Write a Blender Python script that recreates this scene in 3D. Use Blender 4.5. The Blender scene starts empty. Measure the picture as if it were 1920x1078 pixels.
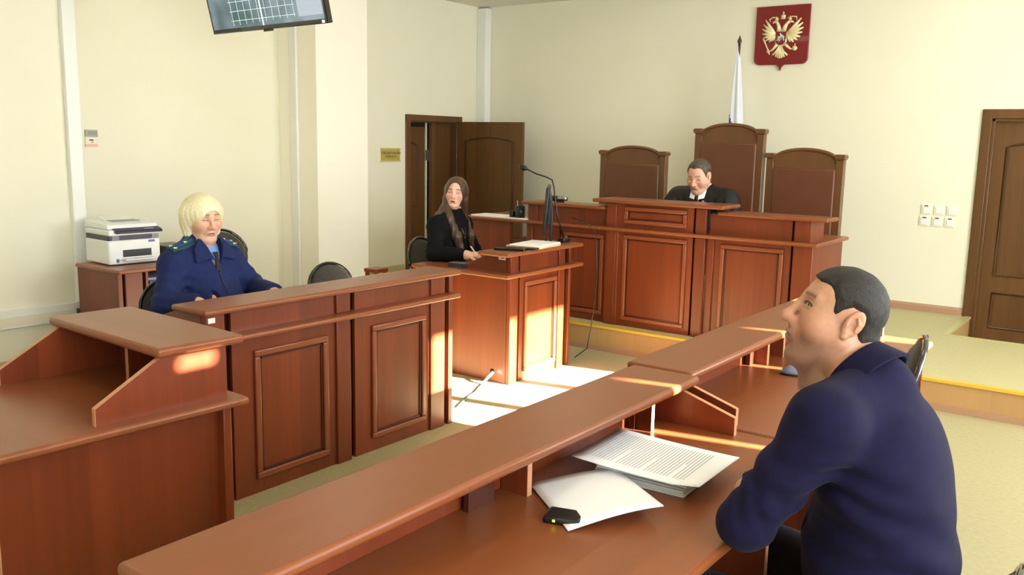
import bpy, bmesh, math, random
import numpy as np
from mathutils import Matrix, Vector, Euler
random.seed(7)
C = bpy.context.scene.collection
S = bpy.context.scene
PI = math.pi

# ------------------------------------------------------------------ camera
cam = bpy.data.cameras.new('camera'); camo = bpy.data.objects.new('camera', cam); C.objects.link(camo)
yaw, pitch, roll = .634575, .16247, -.019257
fw = Vector((-math.sin(yaw)*math.cos(pitch), math.cos(yaw)*math.cos(pitch), -math.sin(pitch)))
rt = Vector((math.cos(yaw), math.sin(yaw), 0)); dn = fw.cross(rt)
r2 = math.cos(roll)*rt + math.sin(roll)*dn; d2 = -math.sin(roll)*rt + math.cos(roll)*dn
m = Matrix((r2, -d2, -fw)).transposed().to_4x4(); m.translation = (0, 0, 1.66)
camo.matrix_world = m
cam.sensor_width = 36; cam.lens = 1675.2/1920*36; cam.clip_start = .05; cam.clip_end = 100
S.camera = camo
# ------------------------------------------------------------------ view, sky, sun, daylight
S.view_settings.view_transform = 'Standard'; S.view_settings.look = 'None'
S.view_settings.gamma = 1; S.view_settings.use_curve_mapping = False
S.view_settings.exposure = 0.42
S.cycles.use_denoising = True
S.cycles.sample_clamp_indirect = 6
S.cycles.max_bounces = 8; S.cycles.diffuse_bounces = 5; S.cycles.glossy_bounces = 3
w = bpy.data.worlds.new('sky'); S.world = w; w.use_nodes = True
bg = w.node_tree.nodes['Background']; bg.inputs[0].default_value = (.75, .87, 1, 1); bg.inputs[1].default_value = 2.0
XW = 2.2                                   # window wall
sun = bpy.data.lights.new('sun', 'SUN'); suno = bpy.data.objects.new('sun', sun); C.objects.link(suno)
sun.energy = 130; sun.angle = math.radians(.6); sun.color = (1, .93, .81)
sd = Vector((1, .21, .378)).normalized()   # towards the sun
suno.rotation_euler = sd.to_track_quat('Z', 'Y').to_euler(); suno.location = (9, 6, 5)
def daylight(y0, y1, z0, z1, power, tilt=0.0):
    l = bpy.data.lights.new('window_daylight', 'AREA'); l.shape = 'RECTANGLE'; l.size = z1-z0; l.size_y = y1-y0
    l.energy = power; l.color = (.93, .97, 1)
    o = bpy.data.objects.new('window_daylight', l); C.objects.link(o); o.location = (XW-.12, (y0+y1)/2, (z0+z1)/2)
    o.rotation_euler = (0, math.radians(90)+tilt, 0)
    return o
daylight(5.2, 6.75, .95, 2.75, 105)
daylight(2.2, 4.7, .95, 2.75, 88)
daylight(-1.6, 1.6, .95, 2.75, 125)

# ------------------------------------------------------------------ materials
def new_mat(name):
    m = bpy.data.materials.new(name); m.use_nodes = True
    return m, m.node_tree.nodes, m.node_tree.links, m.node_tree.nodes['Principled BSDF']
def srgb(r, g, b):
    f = lambda c: ((c/255+.055)/1.055)**2.4 if c > 10 else c/255/12.92
    return (f(r), f(g), f(b), 1)
def plain(name, col, rough=.5, metal=0, spec=.5, emit=None, es=0, coat=0, sheen=0):
    m, N, L, b = new_mat(name)
    b.inputs['Base Color'].default_value = srgb(*col); b.inputs['Roughness'].default_value = rough
    b.inputs['Metallic'].default_value = metal; b.inputs['Specular IOR Level'].default_value = spec
    b.inputs['Coat Weight'].default_value = coat
    b.inputs['Sheen Weight'].default_value = sheen
    if emit: b.inputs['Emission Color'].default_value = srgb(*emit); b.inputs['Emission Strength'].default_value = es
    return m
def mottled(name, col, col2, scale=6, rough=.7, bump=.0, bscale=200, coat=0, detail=4, stretch=(1,1,1), spec=.4, sheen=0):
    m, N, L, b = new_mat(name)
    tc = N.new('ShaderNodeTexCoord'); mp = N.new('ShaderNodeMapping'); mp.inputs['Scale'].default_value = stretch
    L.new(tc.outputs['Object'], mp.inputs[0])
    n = N.new('ShaderNodeTexNoise'); n.inputs['Scale'].default_value = scale; n.inputs['Detail'].default_value = detail
    L.new(mp.outputs[0], n.inputs['Vector'])
    cr = N.new('ShaderNodeValToRGB'); cr.color_ramp.elements[0].color = srgb(*col); cr.color_ramp.elements[1].color = srgb(*col2)
    cr.color_ramp.elements[0].position = .3; cr.color_ramp.elements[1].position = .7
    L.new(n.outputs[0], cr.inputs[0]); L.new(cr.outputs[0], b.inputs['Base Color'])
    b.inputs['Roughness'].default_value = rough; b.inputs['Coat Weight'].default_value = coat
    b.inputs['Specular IOR Level'].default_value = spec; b.inputs['Sheen Weight'].default_value = sheen
    if bump:
        n2 = N.new('ShaderNodeTexNoise'); n2.inputs['Scale'].default_value = bscale; n2.inputs['Detail'].default_value = 3
        L.new(mp.outputs[0], n2.inputs['Vector'])
        bp = N.new('ShaderNodeBump'); bp.inputs['Strength'].default_value = bump; bp.inputs['Distance'].default_value = .002
        L.new(n2.outputs[0], bp.inputs['Height']); L.new(bp.outputs[0], b.inputs['Normal'])
    return m
def wood(name, col, grain='z', strip=.085, var=.16, rough=.36, coat=.25, gs=1.0, seed=0.0):
    """laminate: long grain along one axis, strips of slightly different tone across it"""
    m, N, L, b = new_mat(name)
    tc = N.new('ShaderNodeTexCoord'); sep = N.new('ShaderNodeSeparateXYZ'); L.new(tc.outputs['Object'], sep.inputs[0])
    def mth(op, a, bb=None, clamp=False):
        n = N.new('ShaderNodeMath'); n.operation = op; n.use_clamp = clamp
        for i, v in enumerate((a, bb)):
            if v is None: continue
            if isinstance(v, (int, float)): n.inputs[i].default_value = v
            else: L.new(v, n.inputs[i])
        return n.outputs[0]
    ax = {'x': 0, 'y': 1, 'z': 2}[grain]
    oth = [i for i in (0, 1, 2) if i != ax]
    across = mth('ADD', sep.outputs[oth[0]], sep.outputs[oth[1]])
    cell = mth('FLOOR', mth('ADD', mth('DIVIDE', across, strip), 31.3+seed))
    wn = N.new('ShaderNodeTexWhiteNoise'); wn.noise_dimensions = '1D'; L.new(cell, wn.inputs['W'])
    mp = N.new('ShaderNodeMapping'); sc = [34*gs]*3; sc[ax] = 1.6*gs; mp.inputs['Scale'].default_value = sc
    L.new(tc.outputs['Object'], mp.inputs[0])
    off = N.new('ShaderNodeCombineXYZ'); L.new(mth('MULTIPLY', wn.outputs['Value'], 9.0), off.inputs[ax])
    L.new(off.outputs[0], mp.inputs['Location'])
    n1 = N.new('ShaderNodeTexNoise'); n1.inputs['Scale'].default_value = 1; n1.inputs['Detail'].default_value = 6; n1.inputs['Distortion'].default_value = .6
    L.new(mp.outputs[0], n1.inputs['Vector'])
    n2 = N.new('ShaderNodeTexNoise'); n2.inputs['Scale'].default_value = .22; n2.inputs['Detail'].default_value = 3; L.new(mp.outputs[0], n2.inputs['Vector'])
    v = mth('ADD', mth('MULTIPLY', mth('SUBTRACT', wn.outputs['Value'], .5), var*1.7),
            mth('ADD', mth('MULTIPLY', mth('SUBTRACT', n1.outputs[0], .5), var*2.6), mth('MULTIPLY', mth('SUBTRACT', n2.outputs[0], .5), var*2.6)))
    v = mth('ADD', v, 1.0)
    mx = N.new('ShaderNodeVectorMath'); mx.operation = 'SCALE'; mx.inputs[0].default_value = srgb(*col)[:3]; L.new(v, mx.inputs['Scale'])
    L.new(mx.outputs[0], b.inputs['Base Color'])
    b.inputs['Roughness'].default_value = rough; b.inputs['Coat Weight'].default_value = coat; b.inputs['Coat Roughness'].default_value = .3; b.inputs['Specular IOR Level'].default_value = .35
    return m
CH = (118, 53, 25)
M = {}
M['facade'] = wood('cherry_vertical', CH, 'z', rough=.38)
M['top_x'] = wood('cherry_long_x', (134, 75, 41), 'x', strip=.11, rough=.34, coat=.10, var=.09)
M['edge'] = plain('cherry_edge', (196, 140, 100), .5)
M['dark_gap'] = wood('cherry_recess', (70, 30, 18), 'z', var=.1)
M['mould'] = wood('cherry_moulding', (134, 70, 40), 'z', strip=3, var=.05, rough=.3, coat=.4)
M['walnut'] = wood('walnut', (98, 66, 34), 'z', strip=.14, var=.2, rough=.4, coat=.15)
M['walnut_dark'] = wood('walnut_moulding', (74, 48, 26), 'z', strip=3, var=.12, rough=.35, coat=.3)
M['throne'] = wood('throne_wood', (104, 68, 36), 'z', strip=2, var=.12, rough=.35, coat=.3)
M['leather'] = mottled('brown_leather', (98, 56, 34), (106, 62, 38), 8, .42, .3, 500, spec=.5)
M['wall'] = mottled('cream_wallpaper', (236, 234, 214), (239, 237, 219), 1.5, .85, .35, 90, spec=.2)
M['pier'] = mottled('lit_column_cream', (254, 251, 238), (254, 252, 240), 1.5, .8, .15, 90, spec=.25)  # column only: its bright light is put into a near-white colour
M['white'] = plain('white_plastic', (238, 240, 238), .35)
M['offwhite'] = plain('ivory_plastic', (232, 228, 210), .4)
M['black'] = plain('black_plastic', (22, 22, 24), .35)
M['blackgloss'] = plain('black_lacquer', (14, 14, 16), .15, coat=.5)
M['darkfabric'] = mottled('dark_grey_upholstery', (44, 42, 38), (56, 53, 48), 60, .9, .4, 700, sheen=.2)
M['paper'] = mottled('white_paper', (244, 246, 250), (250, 251, 253), 3, .7)
M['metal'] = plain('brushed_metal', (170, 172, 176), .3, 1)
M['carpet'] = mottled('olive_beige_linoleum', (166, 158, 120), (176, 168, 130), 40, .62, .25, 160, spec=.35)
M['podium_top'] = mottled('podium_linoleum', (184, 178, 132), (192, 186, 142), 30, .55, .2, 200, spec=.35)
M['podium_front'] = wood('light_beech', (186, 150, 100), 'z', strip=.42, var=.05, rough=.5, coat=.1)
M['yellow'] = plain('yellow_nosing', (222, 184, 62), .4)
M['skirt'] = plain('taupe_skirting', (178, 140, 112), .5)
M['ceiling'] = mottled('ceiling_board', (226, 222, 210), (234, 230, 218), 30, .9, .3, 120)

# ------------------------------------------------------------------ mesh helpers
class MB:
    def __init__(s): s.v = []; s.f = []
    def add(s, vs, fs):
        n = len(s.v); s.v += [tuple(v) for v in vs]; s.f += [tuple(i+n for i in f) for f in fs]; return s
    def box(s, x0, x1, y0, y1, z0, z1, mat=None):
        vs = [Vector((x, y, z)) for z in (z0, z1) for y in (y0, y1) for x in (x0, x1)]
        if mat is not None: vs = [mat @ v for v in vs]
        return s.add(vs, [(0, 2, 3, 1), (4, 5, 7, 6), (0, 1, 5, 4), (2, 6, 7, 3), (0, 4, 6, 2), (1, 3, 7, 5)])
    def prism(s, pts, a, b, axis='x', mat=None):
        """polygon pts in the two other axes, extruded from a to b along axis"""
        def mk(p, t):
            v = {'x': (t, p[0], p[1]), 'y': (p[0], t, p[1]), 'z': (p[0], p[1], t)}[axis]
            return mat @ Vector(v) if mat is not None else v
        n = len(pts); ar = sum(pts[i][0]*pts[(i+1) % n][1]-pts[(i+1) % n][0]*pts[i][1] for i in range(n))
        if ar < 0: pts = pts[::-1]
        vs = [mk(p, a) for p in pts]+[mk(p, b) for p in pts]
        fs = [tuple(range(n))[::-1], tuple(range(n, 2*n))]+[(i, (i+1) % n, (i+1) % n+n, i+n) for i in range(n)]
        if axis == 'y': fs = [f[::-1] for f in fs]
        return s.add(vs, fs)
    def tube(s, path, r, n=10, closed=False, cap=True):
        path = [Vector(p) for p in path]; k = len(path); rs = r if isinstance(r, (list, tuple)) else [r]*k
        vs = []; prev = None
        for i, p in enumerate(path):
            if closed: t = path[(i+1) % k]-path[i-1]
            else: t = path[min(i+1, k-1)]-path[max(i-1, 0)]
            t.normalize()
            if prev is None:
                a = t.orthogonal().normalized()
            else:
                a = (prev-t*prev.dot(t)); a = a.normalized() if a.length > 1e-6 else t.orthogonal().normalized()
            prev = a; bb = t.cross(a)
            for j in range(n):
                q = 2*PI*j/n; vs.append(p+(a*math.cos(q)+bb*math.sin(q))*rs[i])
        fs = []
        for i in range(k if closed else k-1):
            for j in range(n):
                fs.append((i*n+j, i*n+(j+1) % n, ((i+1) % k)*n+(j+1) % n, ((i+1) % k)*n+j))
        if not closed and cap: fs += [tuple(range(n))[::-1], tuple((k-1)*n+j for j in range(n))]
        return s.add(vs, fs)
    def lathe(s, prof, cx=0, cy=0, n=24, mat=None, sx=1, sy=1):
        vs = []
        for r, z in prof:
            for j in range(n):
                q = 2*PI*j/n; v = Vector((cx+r*sx*math.cos(q), cy+r*sy*math.sin(q), z)); vs.append(mat @ v if mat is not None else v)
        k = len(prof); fs = [(i*n+j, i*n+(j+1) % n, (i+1)*n+(j+1) % n, (i+1)*n+j) for i in range(k-1) for j in range(n)]
        fs += [tuple(range(n))[::-1], tuple((k-1)*n+j for j in range(n))]
        return s.add(vs, fs)
    def build(s, name, mat, parent=None, bevel=0, seg=2, smooth=False, loc=None, kind=None):
        me = bpy.data.meshes.new(name); me.from_pydata(s.v, [], s.f); me.update()
        o = bpy.data.objects.new(name, me); C.objects.link(o)
        me.materials.append(mat)
        if parent is not None: o.parent = parent
        if loc is not None: o.location = loc
        if smooth:
            for p in me.polygons: p.use_smooth = True
        if bevel:
            b = o.modifiers.new('bevel', 'BEVEL'); b.width = bevel; b.segments = seg; b.limit_method = 'ANGLE'; b.angle_limit = math.radians(35)
            for p in me.polygons: p.use_smooth = True
            try: me.set_sharp_from_angle(angle=math.radians(35))
            except Exception: pass
            b.harden_normals = False
        if kind: o['kind'] = kind
        return o
def box(name, mat, x0, x1, y0, y1, z0, z1, parent=None, **k): return MB().box(x0, x1, y0, y1, z0, z1).build(name, mat, parent, **k)
def tag(o, label, cat, group=None):
    o['label'] = label; o['category'] = cat
    if group: o['group'] = group
    return o
def thing(name, label, cat, loc=(0, 0, 0), rz=0, group=None):
    o = bpy.data.objects.new(name, None); C.objects.link(o); o.location = loc; o.rotation_euler = (0, 0, rz)
    o.empty_display_size = .1
    return tag(o, label, cat, group)
def dup(root, loc, rz, label=None):
    r = root.copy(); C.objects.link(r); r.location = loc; r.rotation_euler = (0, 0, rz)
    if label: r['label'] = label
    for ch in list(root.children):
        c = ch.copy(); C.objects.link(c); c.parent = r
        for g in ch.children:
            d = g.copy(); C.objects.link(d); d.parent = c
    return r
def text_mesh(name, body, size, mat, parent, matrix, ext=.0006, align='CENTER'):
    cu = bpy.data.curves.new(name, 'FONT'); cu.body = body; cu.size = size; cu.extrude = ext; cu.align_x = align; cu.align_y = 'CENTER'; cu.resolution_u = 3
    t = bpy.data.objects.new(name, cu); C.objects.link(t)
    bpy.context.view_layer.update()
    me = bpy.data.meshes.new_from_object(t); bpy.data.objects.remove(t)
    me.transform(matrix); me.materials.clear(); me.materials.append(mat)
    o = bpy.data.objects.new(name, me); C.objects.link(o); o.parent = parent
    return o

# ------------------------------------------------------------------ room
XL, XP, YB, ZC, YR = -6.9, -6.37, 8.68, 3.22, -2.8
def st(name, mb, mat, **k): o = mb.build(name, mat, **k); o['kind'] = 'structure'; return o
st('floor', MB().box(XL-.2, XW+.2, YR-.2, YB+.2, -.12, 0), M['carpet'])
st('ceiling', MB().box(XL-.2, XW+.2, YR-.2, YB+.2, ZC, ZC+.12), M['ceiling'])
# back wall with the doorway on the right
DX0, DX1, DZ = -1.33, -.43, 1.93
st('wall_back', MB().box(XL-.2, DX0, YB, YB+.2, 0, ZC).box(DX1, XW+.2, YB, YB+.2, 0, ZC).box(DX0, DX1, YB, YB+.2, DZ, ZC).box(DX0, DX1, YB+.12, YB+.2, 0, DZ), M['wall'])
# left wall with the open doorway
LY0, LY1, LZ = 7.40, 8.22, 1.86
st('wall_left', MB().box(XL-.2, XL, 3.2, LY0, 0, ZC).box(XL-.2, XL, LY1, YB+.2, 0, ZC).box(XL-.2, XL, LY0, LY1, LZ, ZC), M['wall'])
st('wall_left_pier', MB().box(XL-.2, XP, YR-.2, 3.37, 0, ZC), M['wall'])
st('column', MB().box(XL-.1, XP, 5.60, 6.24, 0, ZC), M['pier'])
st('wall_rear', MB().box(XL-.2, XW+.2, YR-.2, YR, 0, ZC), M['wall'])
# lobby behind the open doorway
st('wall_lobby', MB().box(XL-1.3, XL-1.2, 6.9, 8.9, 0, 2.5).box(XL-1.3, XL-.2, 6.8, 6.9, 0, 2.5).box(XL-1.3, XL-.2, 8.8, 8.9, 0, 2.5).box(XL-1.3, XL-.2, 6.8, 8.9, 2.5, 2.6).box(XL-1.3, XL-.2, 6.8, 8.9, -.1, 0), M['wall'])
# window wall
WZ0, WZ1 = .85, 2.84
wins = [(-1.7, 1.7), (2.15, 4.68), (4.82, 6.82)]
mb = MB().box(XW, XW+.3, YR-.2, YB+.2, 0, WZ0).box(XW, XW+.3, YR-.2, YB+.2, WZ1, ZC)
ys = [YR-.2]+[v for a in wins for v in a]+[YB+.2]
for i in range(0, len(ys), 2): mb.box(XW, XW+.3, ys[i], ys[i+1], WZ0, WZ1)
st('wall_right', mb, M['wall'])
M['glass'] = plain('window_glass', (250, 252, 255), .02)
g = M['glass'].node_tree; gb = g.nodes['Principled BSDF']
tr = g.nodes.new('ShaderNodeBsdfTransparent'); g.links.new(tr.outputs[0], g.nodes['Material Output'].inputs[0])
for i, (a, b) in enumerate(wins):
    mul = [a+.04, b-.04] if i != 2 else [a+.04, 5.56, 6.17, b-.04]
    mb = MB()
    for y in mul: mb.box(XW+.06, XW+.13, y-(.055 if i == 2 else .04), y+(.055 if i == 2 else .04), WZ0, WZ1)
    if i == 2: mb.box(XW+.06, XW+.13, a, b, WZ1-.17, WZ1)
    if i == 1: mb.box(XW+.06, XW+.13, 3.6, 3.68, WZ0, WZ1)
    mb.box(XW+.06, XW+.13, a, b, WZ0, WZ0+.08).box(XW+.06, XW+.13, a, b, WZ1-.05, WZ1)
    mb.box(XW-.18, XW+.05, a-.05, b+.05, WZ0-.03, WZ0)
    f = st('window_%d' % (i+1), mb, M['white'])
    MB().box(XW+.09, XW+.1, a+.05, b-.05, WZ0+.08, WZ1-.05).build('pane', M['glass'], f)
M['blind'] = mottled('fabric_blind', (226, 220, 200), (232, 226, 208), 20, .9)
def blind(label, y0, y1, gaps, notch=None):
    t = thing('vertical_blind', label, 'blind', (XW-.02, y0, 0))
    edges = [y0]+[v for c in gaps for v in (c-.013, c+.013)]+[y1]
    for c in gaps: box('slat_bank', M['blind'], 0, .012, c-.013-y0, c+.013-y0, WZ0-.02, 1.90, t); box('slat_bank', M['blind'], 0, .012, c-.013-y0, c+.013-y0, 2.262, WZ1+.04, t)
    for i in range(0, len(edges), 2):
        a, b = edges[i], edges[i+1]
        if notch and a < notch[0] < b:
            mb = MB().box(0, .012, a-y0, notch[0]-y0, WZ0-.02, WZ1+.04).box(0, .012, notch[1]-y0, b-y0, WZ0-.02, WZ1+.04).box(0, .012, notch[0]-y0, notch[1]-y0, WZ0-.02, notch[2]).box(0, .012, notch[0]-y0, notch[1]-y0, notch[3], WZ1+.04)
        else: mb = MB().box(0, .012, a-y0, b-y0, WZ0-.02, WZ1+.04)
        mb.build('slat_bank', M['blind'], t)
    box('head_rail', M['white'], -.03, .03, -.03, y1-y0+.03, WZ1+.04, WZ1+.09, t)
    return t
blind('closed cream vertical blind over the middle window of the window wall', 2.05, 4.76, [3.10, 4.12], (2.65, 2.78, 2.70, 2.81))
blind('closed cream vertical blind over the window nearest the rear wall', -1.8, 1.8, [.1])

tb = thing('added_sun_blocker', 'added cream sun blocker over the lower half of the window nearest the podium', 'blind', (XW-.02, 4.83, 0))  # unseen, added to keep the low sun off the floor
box('cloth', M['blind'], 0, .01, 0, 2.0, WZ0-.02, 1.84, tb); box('rail', M['white'], -.005, .015, 0, 2.0, 1.84, 1.87, tb)
# ceiling panel lamps, added out of view for extra room light
M['diffuser'] = plain('added_lamp_diffuser', (255, 250, 235), .5, emit=(255, 244, 218), es=5.5)
lamp0 = None
for k, (x, y) in enumerate([(-4.6, 1.2), (-4.6, 4.2), (-1.4, 1.2), (-1.4, 4.2), (-1.4, 7.2), (-4.6, 7.2)]):
    if lamp0 is None:
        lamp0 = thing('added_ceiling_light', 'added square white panel lamp in the ceiling, out of view', 'ceiling light', (x, y, ZC), 0, 'added ceiling light panels')
        box('frame', M['white'], -.3, .3, -.3, .3, -.03, 0, lamp0)
        box('diffuser', M['diffuser'], -.27, .27, -.27, .27, -.035, -.03, lamp0)
    else: dup(lamp0, (x, y, ZC), 0)

# podium (with the notch at the door)
PZ = .20
st('floor_podium', MB().prism([(XL, 6.12), (XW, 6.12), (XW, 7.70), (-1.34, 7.70), (-1.34, YB), (XL, YB)], 0, PZ-.012, 'z'), M['podium_front'])
st('floor_podium_covering', MB().prism([(XL, 6.15), (XW, 6.15), (XW, 7.67), (-1.37, 7.67), (-1.37, YB), (XL, YB)], PZ-.012, PZ, 'z'), M['podium_top'])
st('trim_1', MB().box(XL, XW, 6.105, 6.15, PZ-.014, PZ+.004), M['yellow'])
st('trim_2', MB().box(-1.375, -1.33, 7.67, YB, PZ-.012, PZ+.004).box(-1.33, XW, 7.66, 7.705, PZ-.012, PZ+.004), plain('aluminium_nosing', (190, 186, 130), .4))
st('baseboard_podium', MB().box(XL, XW, 6.10, 6.12, 0, .04), M['skirt'])
st('baseboard_back', MB().prism([(YB, PZ), (YB-.016, PZ), (YB-.016, PZ+.05), (YB, PZ+.07)], XL, -1.41, 'x'), M['skirt'])
st('baseboard_left', MB().box(XP, XP+.02, YR, 3.37, 0, .09).box(XL, XL+.02, 3.37, 5.6, 0, .09).box(XL, XL+.02, 6.24, 7.3, PZ, PZ+.07), plain('cream_skirting', (196, 182, 148), .5))

# door at the back (closed)
def leaf_panels(mb_parent, w, h, z0, side, arch=True):
    """moulded panel outlines on a leaf lying in local xz, facing local -y (side=-1) or +y"""
    for (xa, xb, za, zb, ar) in ((.12, w-.12, .58, h-.22, arch), (.12, w-.12, .12, .42, False)):
        pts = [(xa, za), (xb, za), (xb, zb)]
        if ar:
            k = 8
            for i in range(1, k): t = i/k; pts.append((xb+(xa-xb)*t, zb+math.sin(PI*t)*.05))
        pts.append((xa, zb))
        MB().tube([(p[0], side*.021, p[1]+z0) for p in pts], .011, 6, closed=True).build('panel_moulding', M['walnut_dark'], mb_parent, smooth=True)
        cx = sum(p[0] for p in pts)/len(pts)
        MB().prism([(p[0]*.94+.06*(xa+xb)/2, p[1]*.97+.03*(za+zb)/2+z0) for p in pts], side*.019, side*.026, 'y').build('inset_panel', M['walnut'], mb_parent)
d = st('door_1', MB().box(DX0+.01, DX1-.01, YB+.055, YB+.095, .005, DZ-.01), M['walnut'])
dl = bpy.data.objects.new('door_leaf_relief', None); C.objects.link(dl); dl.parent = d; dl.location = (DX0+.01, YB+.075, 0)
leaf_panels(dl, DX1-DX0-.02, DZ-.02, 0, -1)
mb = MB()
for a, b in ((DX0-.075, DX0+.005), (DX1-.005, DX1+.075)):
    mb.box(a, b, YB-.022, YB+.0, 0, DZ+.075)
mb.box(DX0-.075, DX1+.075, YB-.0221, YB-.0, DZ-.005, DZ+.075)
mb.box(DX0, DX0+.03, YB, YB+.12, 0, DZ).box(DX1-.03, DX1, YB, YB+.12, 0, DZ).box(DX0, DX1, YB, YB+.12, DZ-.03, DZ)
mb.build('door_frame', M['walnut'], d, bevel=.006)
# left wall doorway with an open leaf and a second closed leaf behind
d2 = st('door_2', MB().box(0, .92, -.02, .02, .005, LZ+.01), M['walnut'])
d2.location = (XL+.03, 8.215, 0); d2.rotation_euler = (0, 0, math.radians(2))
leaf_panels(d2, .92, LZ+.01, 0, -1)
mb = MB().box(XL, XL+.022, LY0-.07, LY0, 0, LZ+.07).box(XL, XL+.022, LY1, LY1+.07, 0, LZ+.07).box(XL, XL+.0221, LY0-.07, LY1+.07, LZ, LZ+.07)
mb.box(XL-.2, XL, LY0, LY0+.012, 0, LZ).box(XL-.2, XL, LY1-.012, LY1, 0, LZ).box(XL-.2, XL, LY0, LY1, LZ-.012, LZ)
fr = st('trim_3', mb, M['walnut'], bevel=.005)
d3 = st('door_3', MB().box(XL-.195, XL-.155, LY0+.012, LY0+.42, .005, LZ-.06), M['walnut'])
MB().tube([(XL-.152, LY0+.10, .9), (XL-.152, LY0+.30, .9), (XL-.152, LY0+.30, 1.58), (XL-.152, LY0+.2, 1.62), (XL-.152, LY0+.10, 1.6)], .009, 6, closed=True).build('panel_moulding', M['walnut_dark'], d3)
MB().box(XL-.155, XL-.14, LY0+.425, LY0+.445, 0, LZ).build('edge_strip', M['offwhite'], d3)
MB().box(XL-.14, XL-.12, LY0+.42, LY0+.46, 1.42, 1.54).build('hinge', M['metal'], d3)
d4 = st('door_4', MB().box(XL-.12, XL-.08, LY0+.46, LY1-.02, .005, LZ-.012), M['walnut'])

# cable ducts
t = MB().box(XP, XP+.045, 3.28, 3.375, .33, ZC).build('trim_4', M['white'], bevel=.004); t['kind'] = 'structure'
t = MB().box(XP, XP+.05, YR, 3.28, .32, .445).build('trim_5', M['white'], bevel=.004); t['kind'] = 'structure'
box('duct_lid', M['offwhite'], XP+.05, XP+.053, YR, 3.28, .335, .40, t)
t = MB().box(-6.71, -6.62, 5.575, 5.60, 0, ZC).build('trim_6', M['white'], bevel=.004); t['kind'] = 'structure'
t = MB().box(XL, XL+.135, YB-.11, YB, 0, ZC-.02).build('trim_7', M['white'], bevel=.01); t['kind'] = 'structure'

# ------------------------------------------------------------------ wooden court furniture
TH = .028
def shelf(name, x0, x1, y0, y1, z1, parent, th=TH, mat=None):
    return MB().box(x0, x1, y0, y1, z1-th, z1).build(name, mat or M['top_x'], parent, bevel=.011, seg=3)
def mould_frame(parent, x0, x1, z0, z1, w=.032, y=0.0, d=.016):
    mb = MB()
    for (a, b, c, e) in ((x0, x1, z0, z0+w), (x0, x1, z1-w, z1), (x0, x0+w, z0+w, z1-w), (x1-w, x1, z0+w, z1-w)):
        mb.box(a, b, y-d, y+.002, c, e)
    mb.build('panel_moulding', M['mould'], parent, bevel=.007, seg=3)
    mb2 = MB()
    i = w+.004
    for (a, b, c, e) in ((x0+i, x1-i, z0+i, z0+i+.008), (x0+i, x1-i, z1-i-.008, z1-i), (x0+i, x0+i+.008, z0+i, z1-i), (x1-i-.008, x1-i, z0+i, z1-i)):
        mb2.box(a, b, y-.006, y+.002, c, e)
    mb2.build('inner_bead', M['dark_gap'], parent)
def facade(root, segs, z0, z1, y=0.0, name='front_panel', moulds=None):
    """segs: list of (x0, x1, kind) kind p=panel board, b=pilaster board, g=open groove"""
    for (a, b, k) in segs:
        if k == 'p':
            o = box(name, M['facade'], a, b, y, y+.018, z0, z1, root)
            if moulds:
                for (mx0, mx1, mz0, mz1) in moulds:
                    if mx0 >= a-.01 and mx1 <= b+.01: mould_frame(o, mx0, mx1, mz0, mz1, y=y)
        elif k == 'b':
            MB().box(a, b, y-.014, y+.018, z0, z1).build('pilaster', M['facade'], root, bevel=.004)
        elif k == 'g':
            box('groove_back', M['dark_gap'], a-.03, b+.03, y+.035, y+.05, z0, z1, root)
def slant(root, x, th, v0, v1, z0, z1, foot=.06, vslant=None, name='divider', mat=None):
    """upright board at u=x: back edge v0, front foot v1, slanting up to vslant at z1"""
    vs = v0+.14 if vslant is None else vslant
    o = MB().prism([(v0, z0), (v1, z0), (v1, z0+foot), (vs, z1), (v0, z1)], x, x+th, 'x').build(name, M['facade'], root)
    MB().prism([(v1, z0), (v1+.002, z0), (v1+.002, z0+foot+.001), (vs+.002, z1), (vs, z1), (v1, z0+foot)], x+.0005, x+th-.0005, 'x').build('edge_band', M['edge'], o)
    return o

# -- prosecutor's desk: facade faces +X
t = thing('court_desk', 'cherry panelled desk in front of the woman in navy uniform', 'desk', (-3.32, 2.215, 0), PI/2)
L = 1.70; o0 = .045
segs = [(.045, .145, 'b'), (.145, .185, 'g'), (.185, .80, 'p'), (.80, .895, 'b'), (.895, .935, 'g'), (.935, 1.51, 'p'), (1.51, 1.63, 'b'), (1.63, 1.665, 'g'), (1.665, 1.70, 'b')]
facade(t, segs, .0, .76, moulds=[(.30, .745, .07, .69), (1.05, 1.47, .07, .69)])
facade(t, segs, .79, .895, name='riser_panel')
shelf('worktop', 0, L, -.08, .58, .79, t); shelf('raised_top', 0, L, -.08, .17, .925, t)
slant(t, .045, .018, .02, .34, .79, .897, .05, .17, 'end_panel'); slant(t, L-.02, .018, .02, .34, .79, .897, .05, .17, 'end_panel')
for k in (.8,): slant(t, k, .018, .02, .14, .79, .897, .09, .13)
for k in (.045, L-.02): MB().box(k, k+.018, .02, .55, 0, .762).build('side_panel', M['facade'], t)
box('back_stretcher', M['facade'], .06, L-.03, .10, .118, .35, .762, t)
box('inventory_tag', M['offwhite'], .016, .050, -.079, -.077, .868, .89, t)

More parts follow.
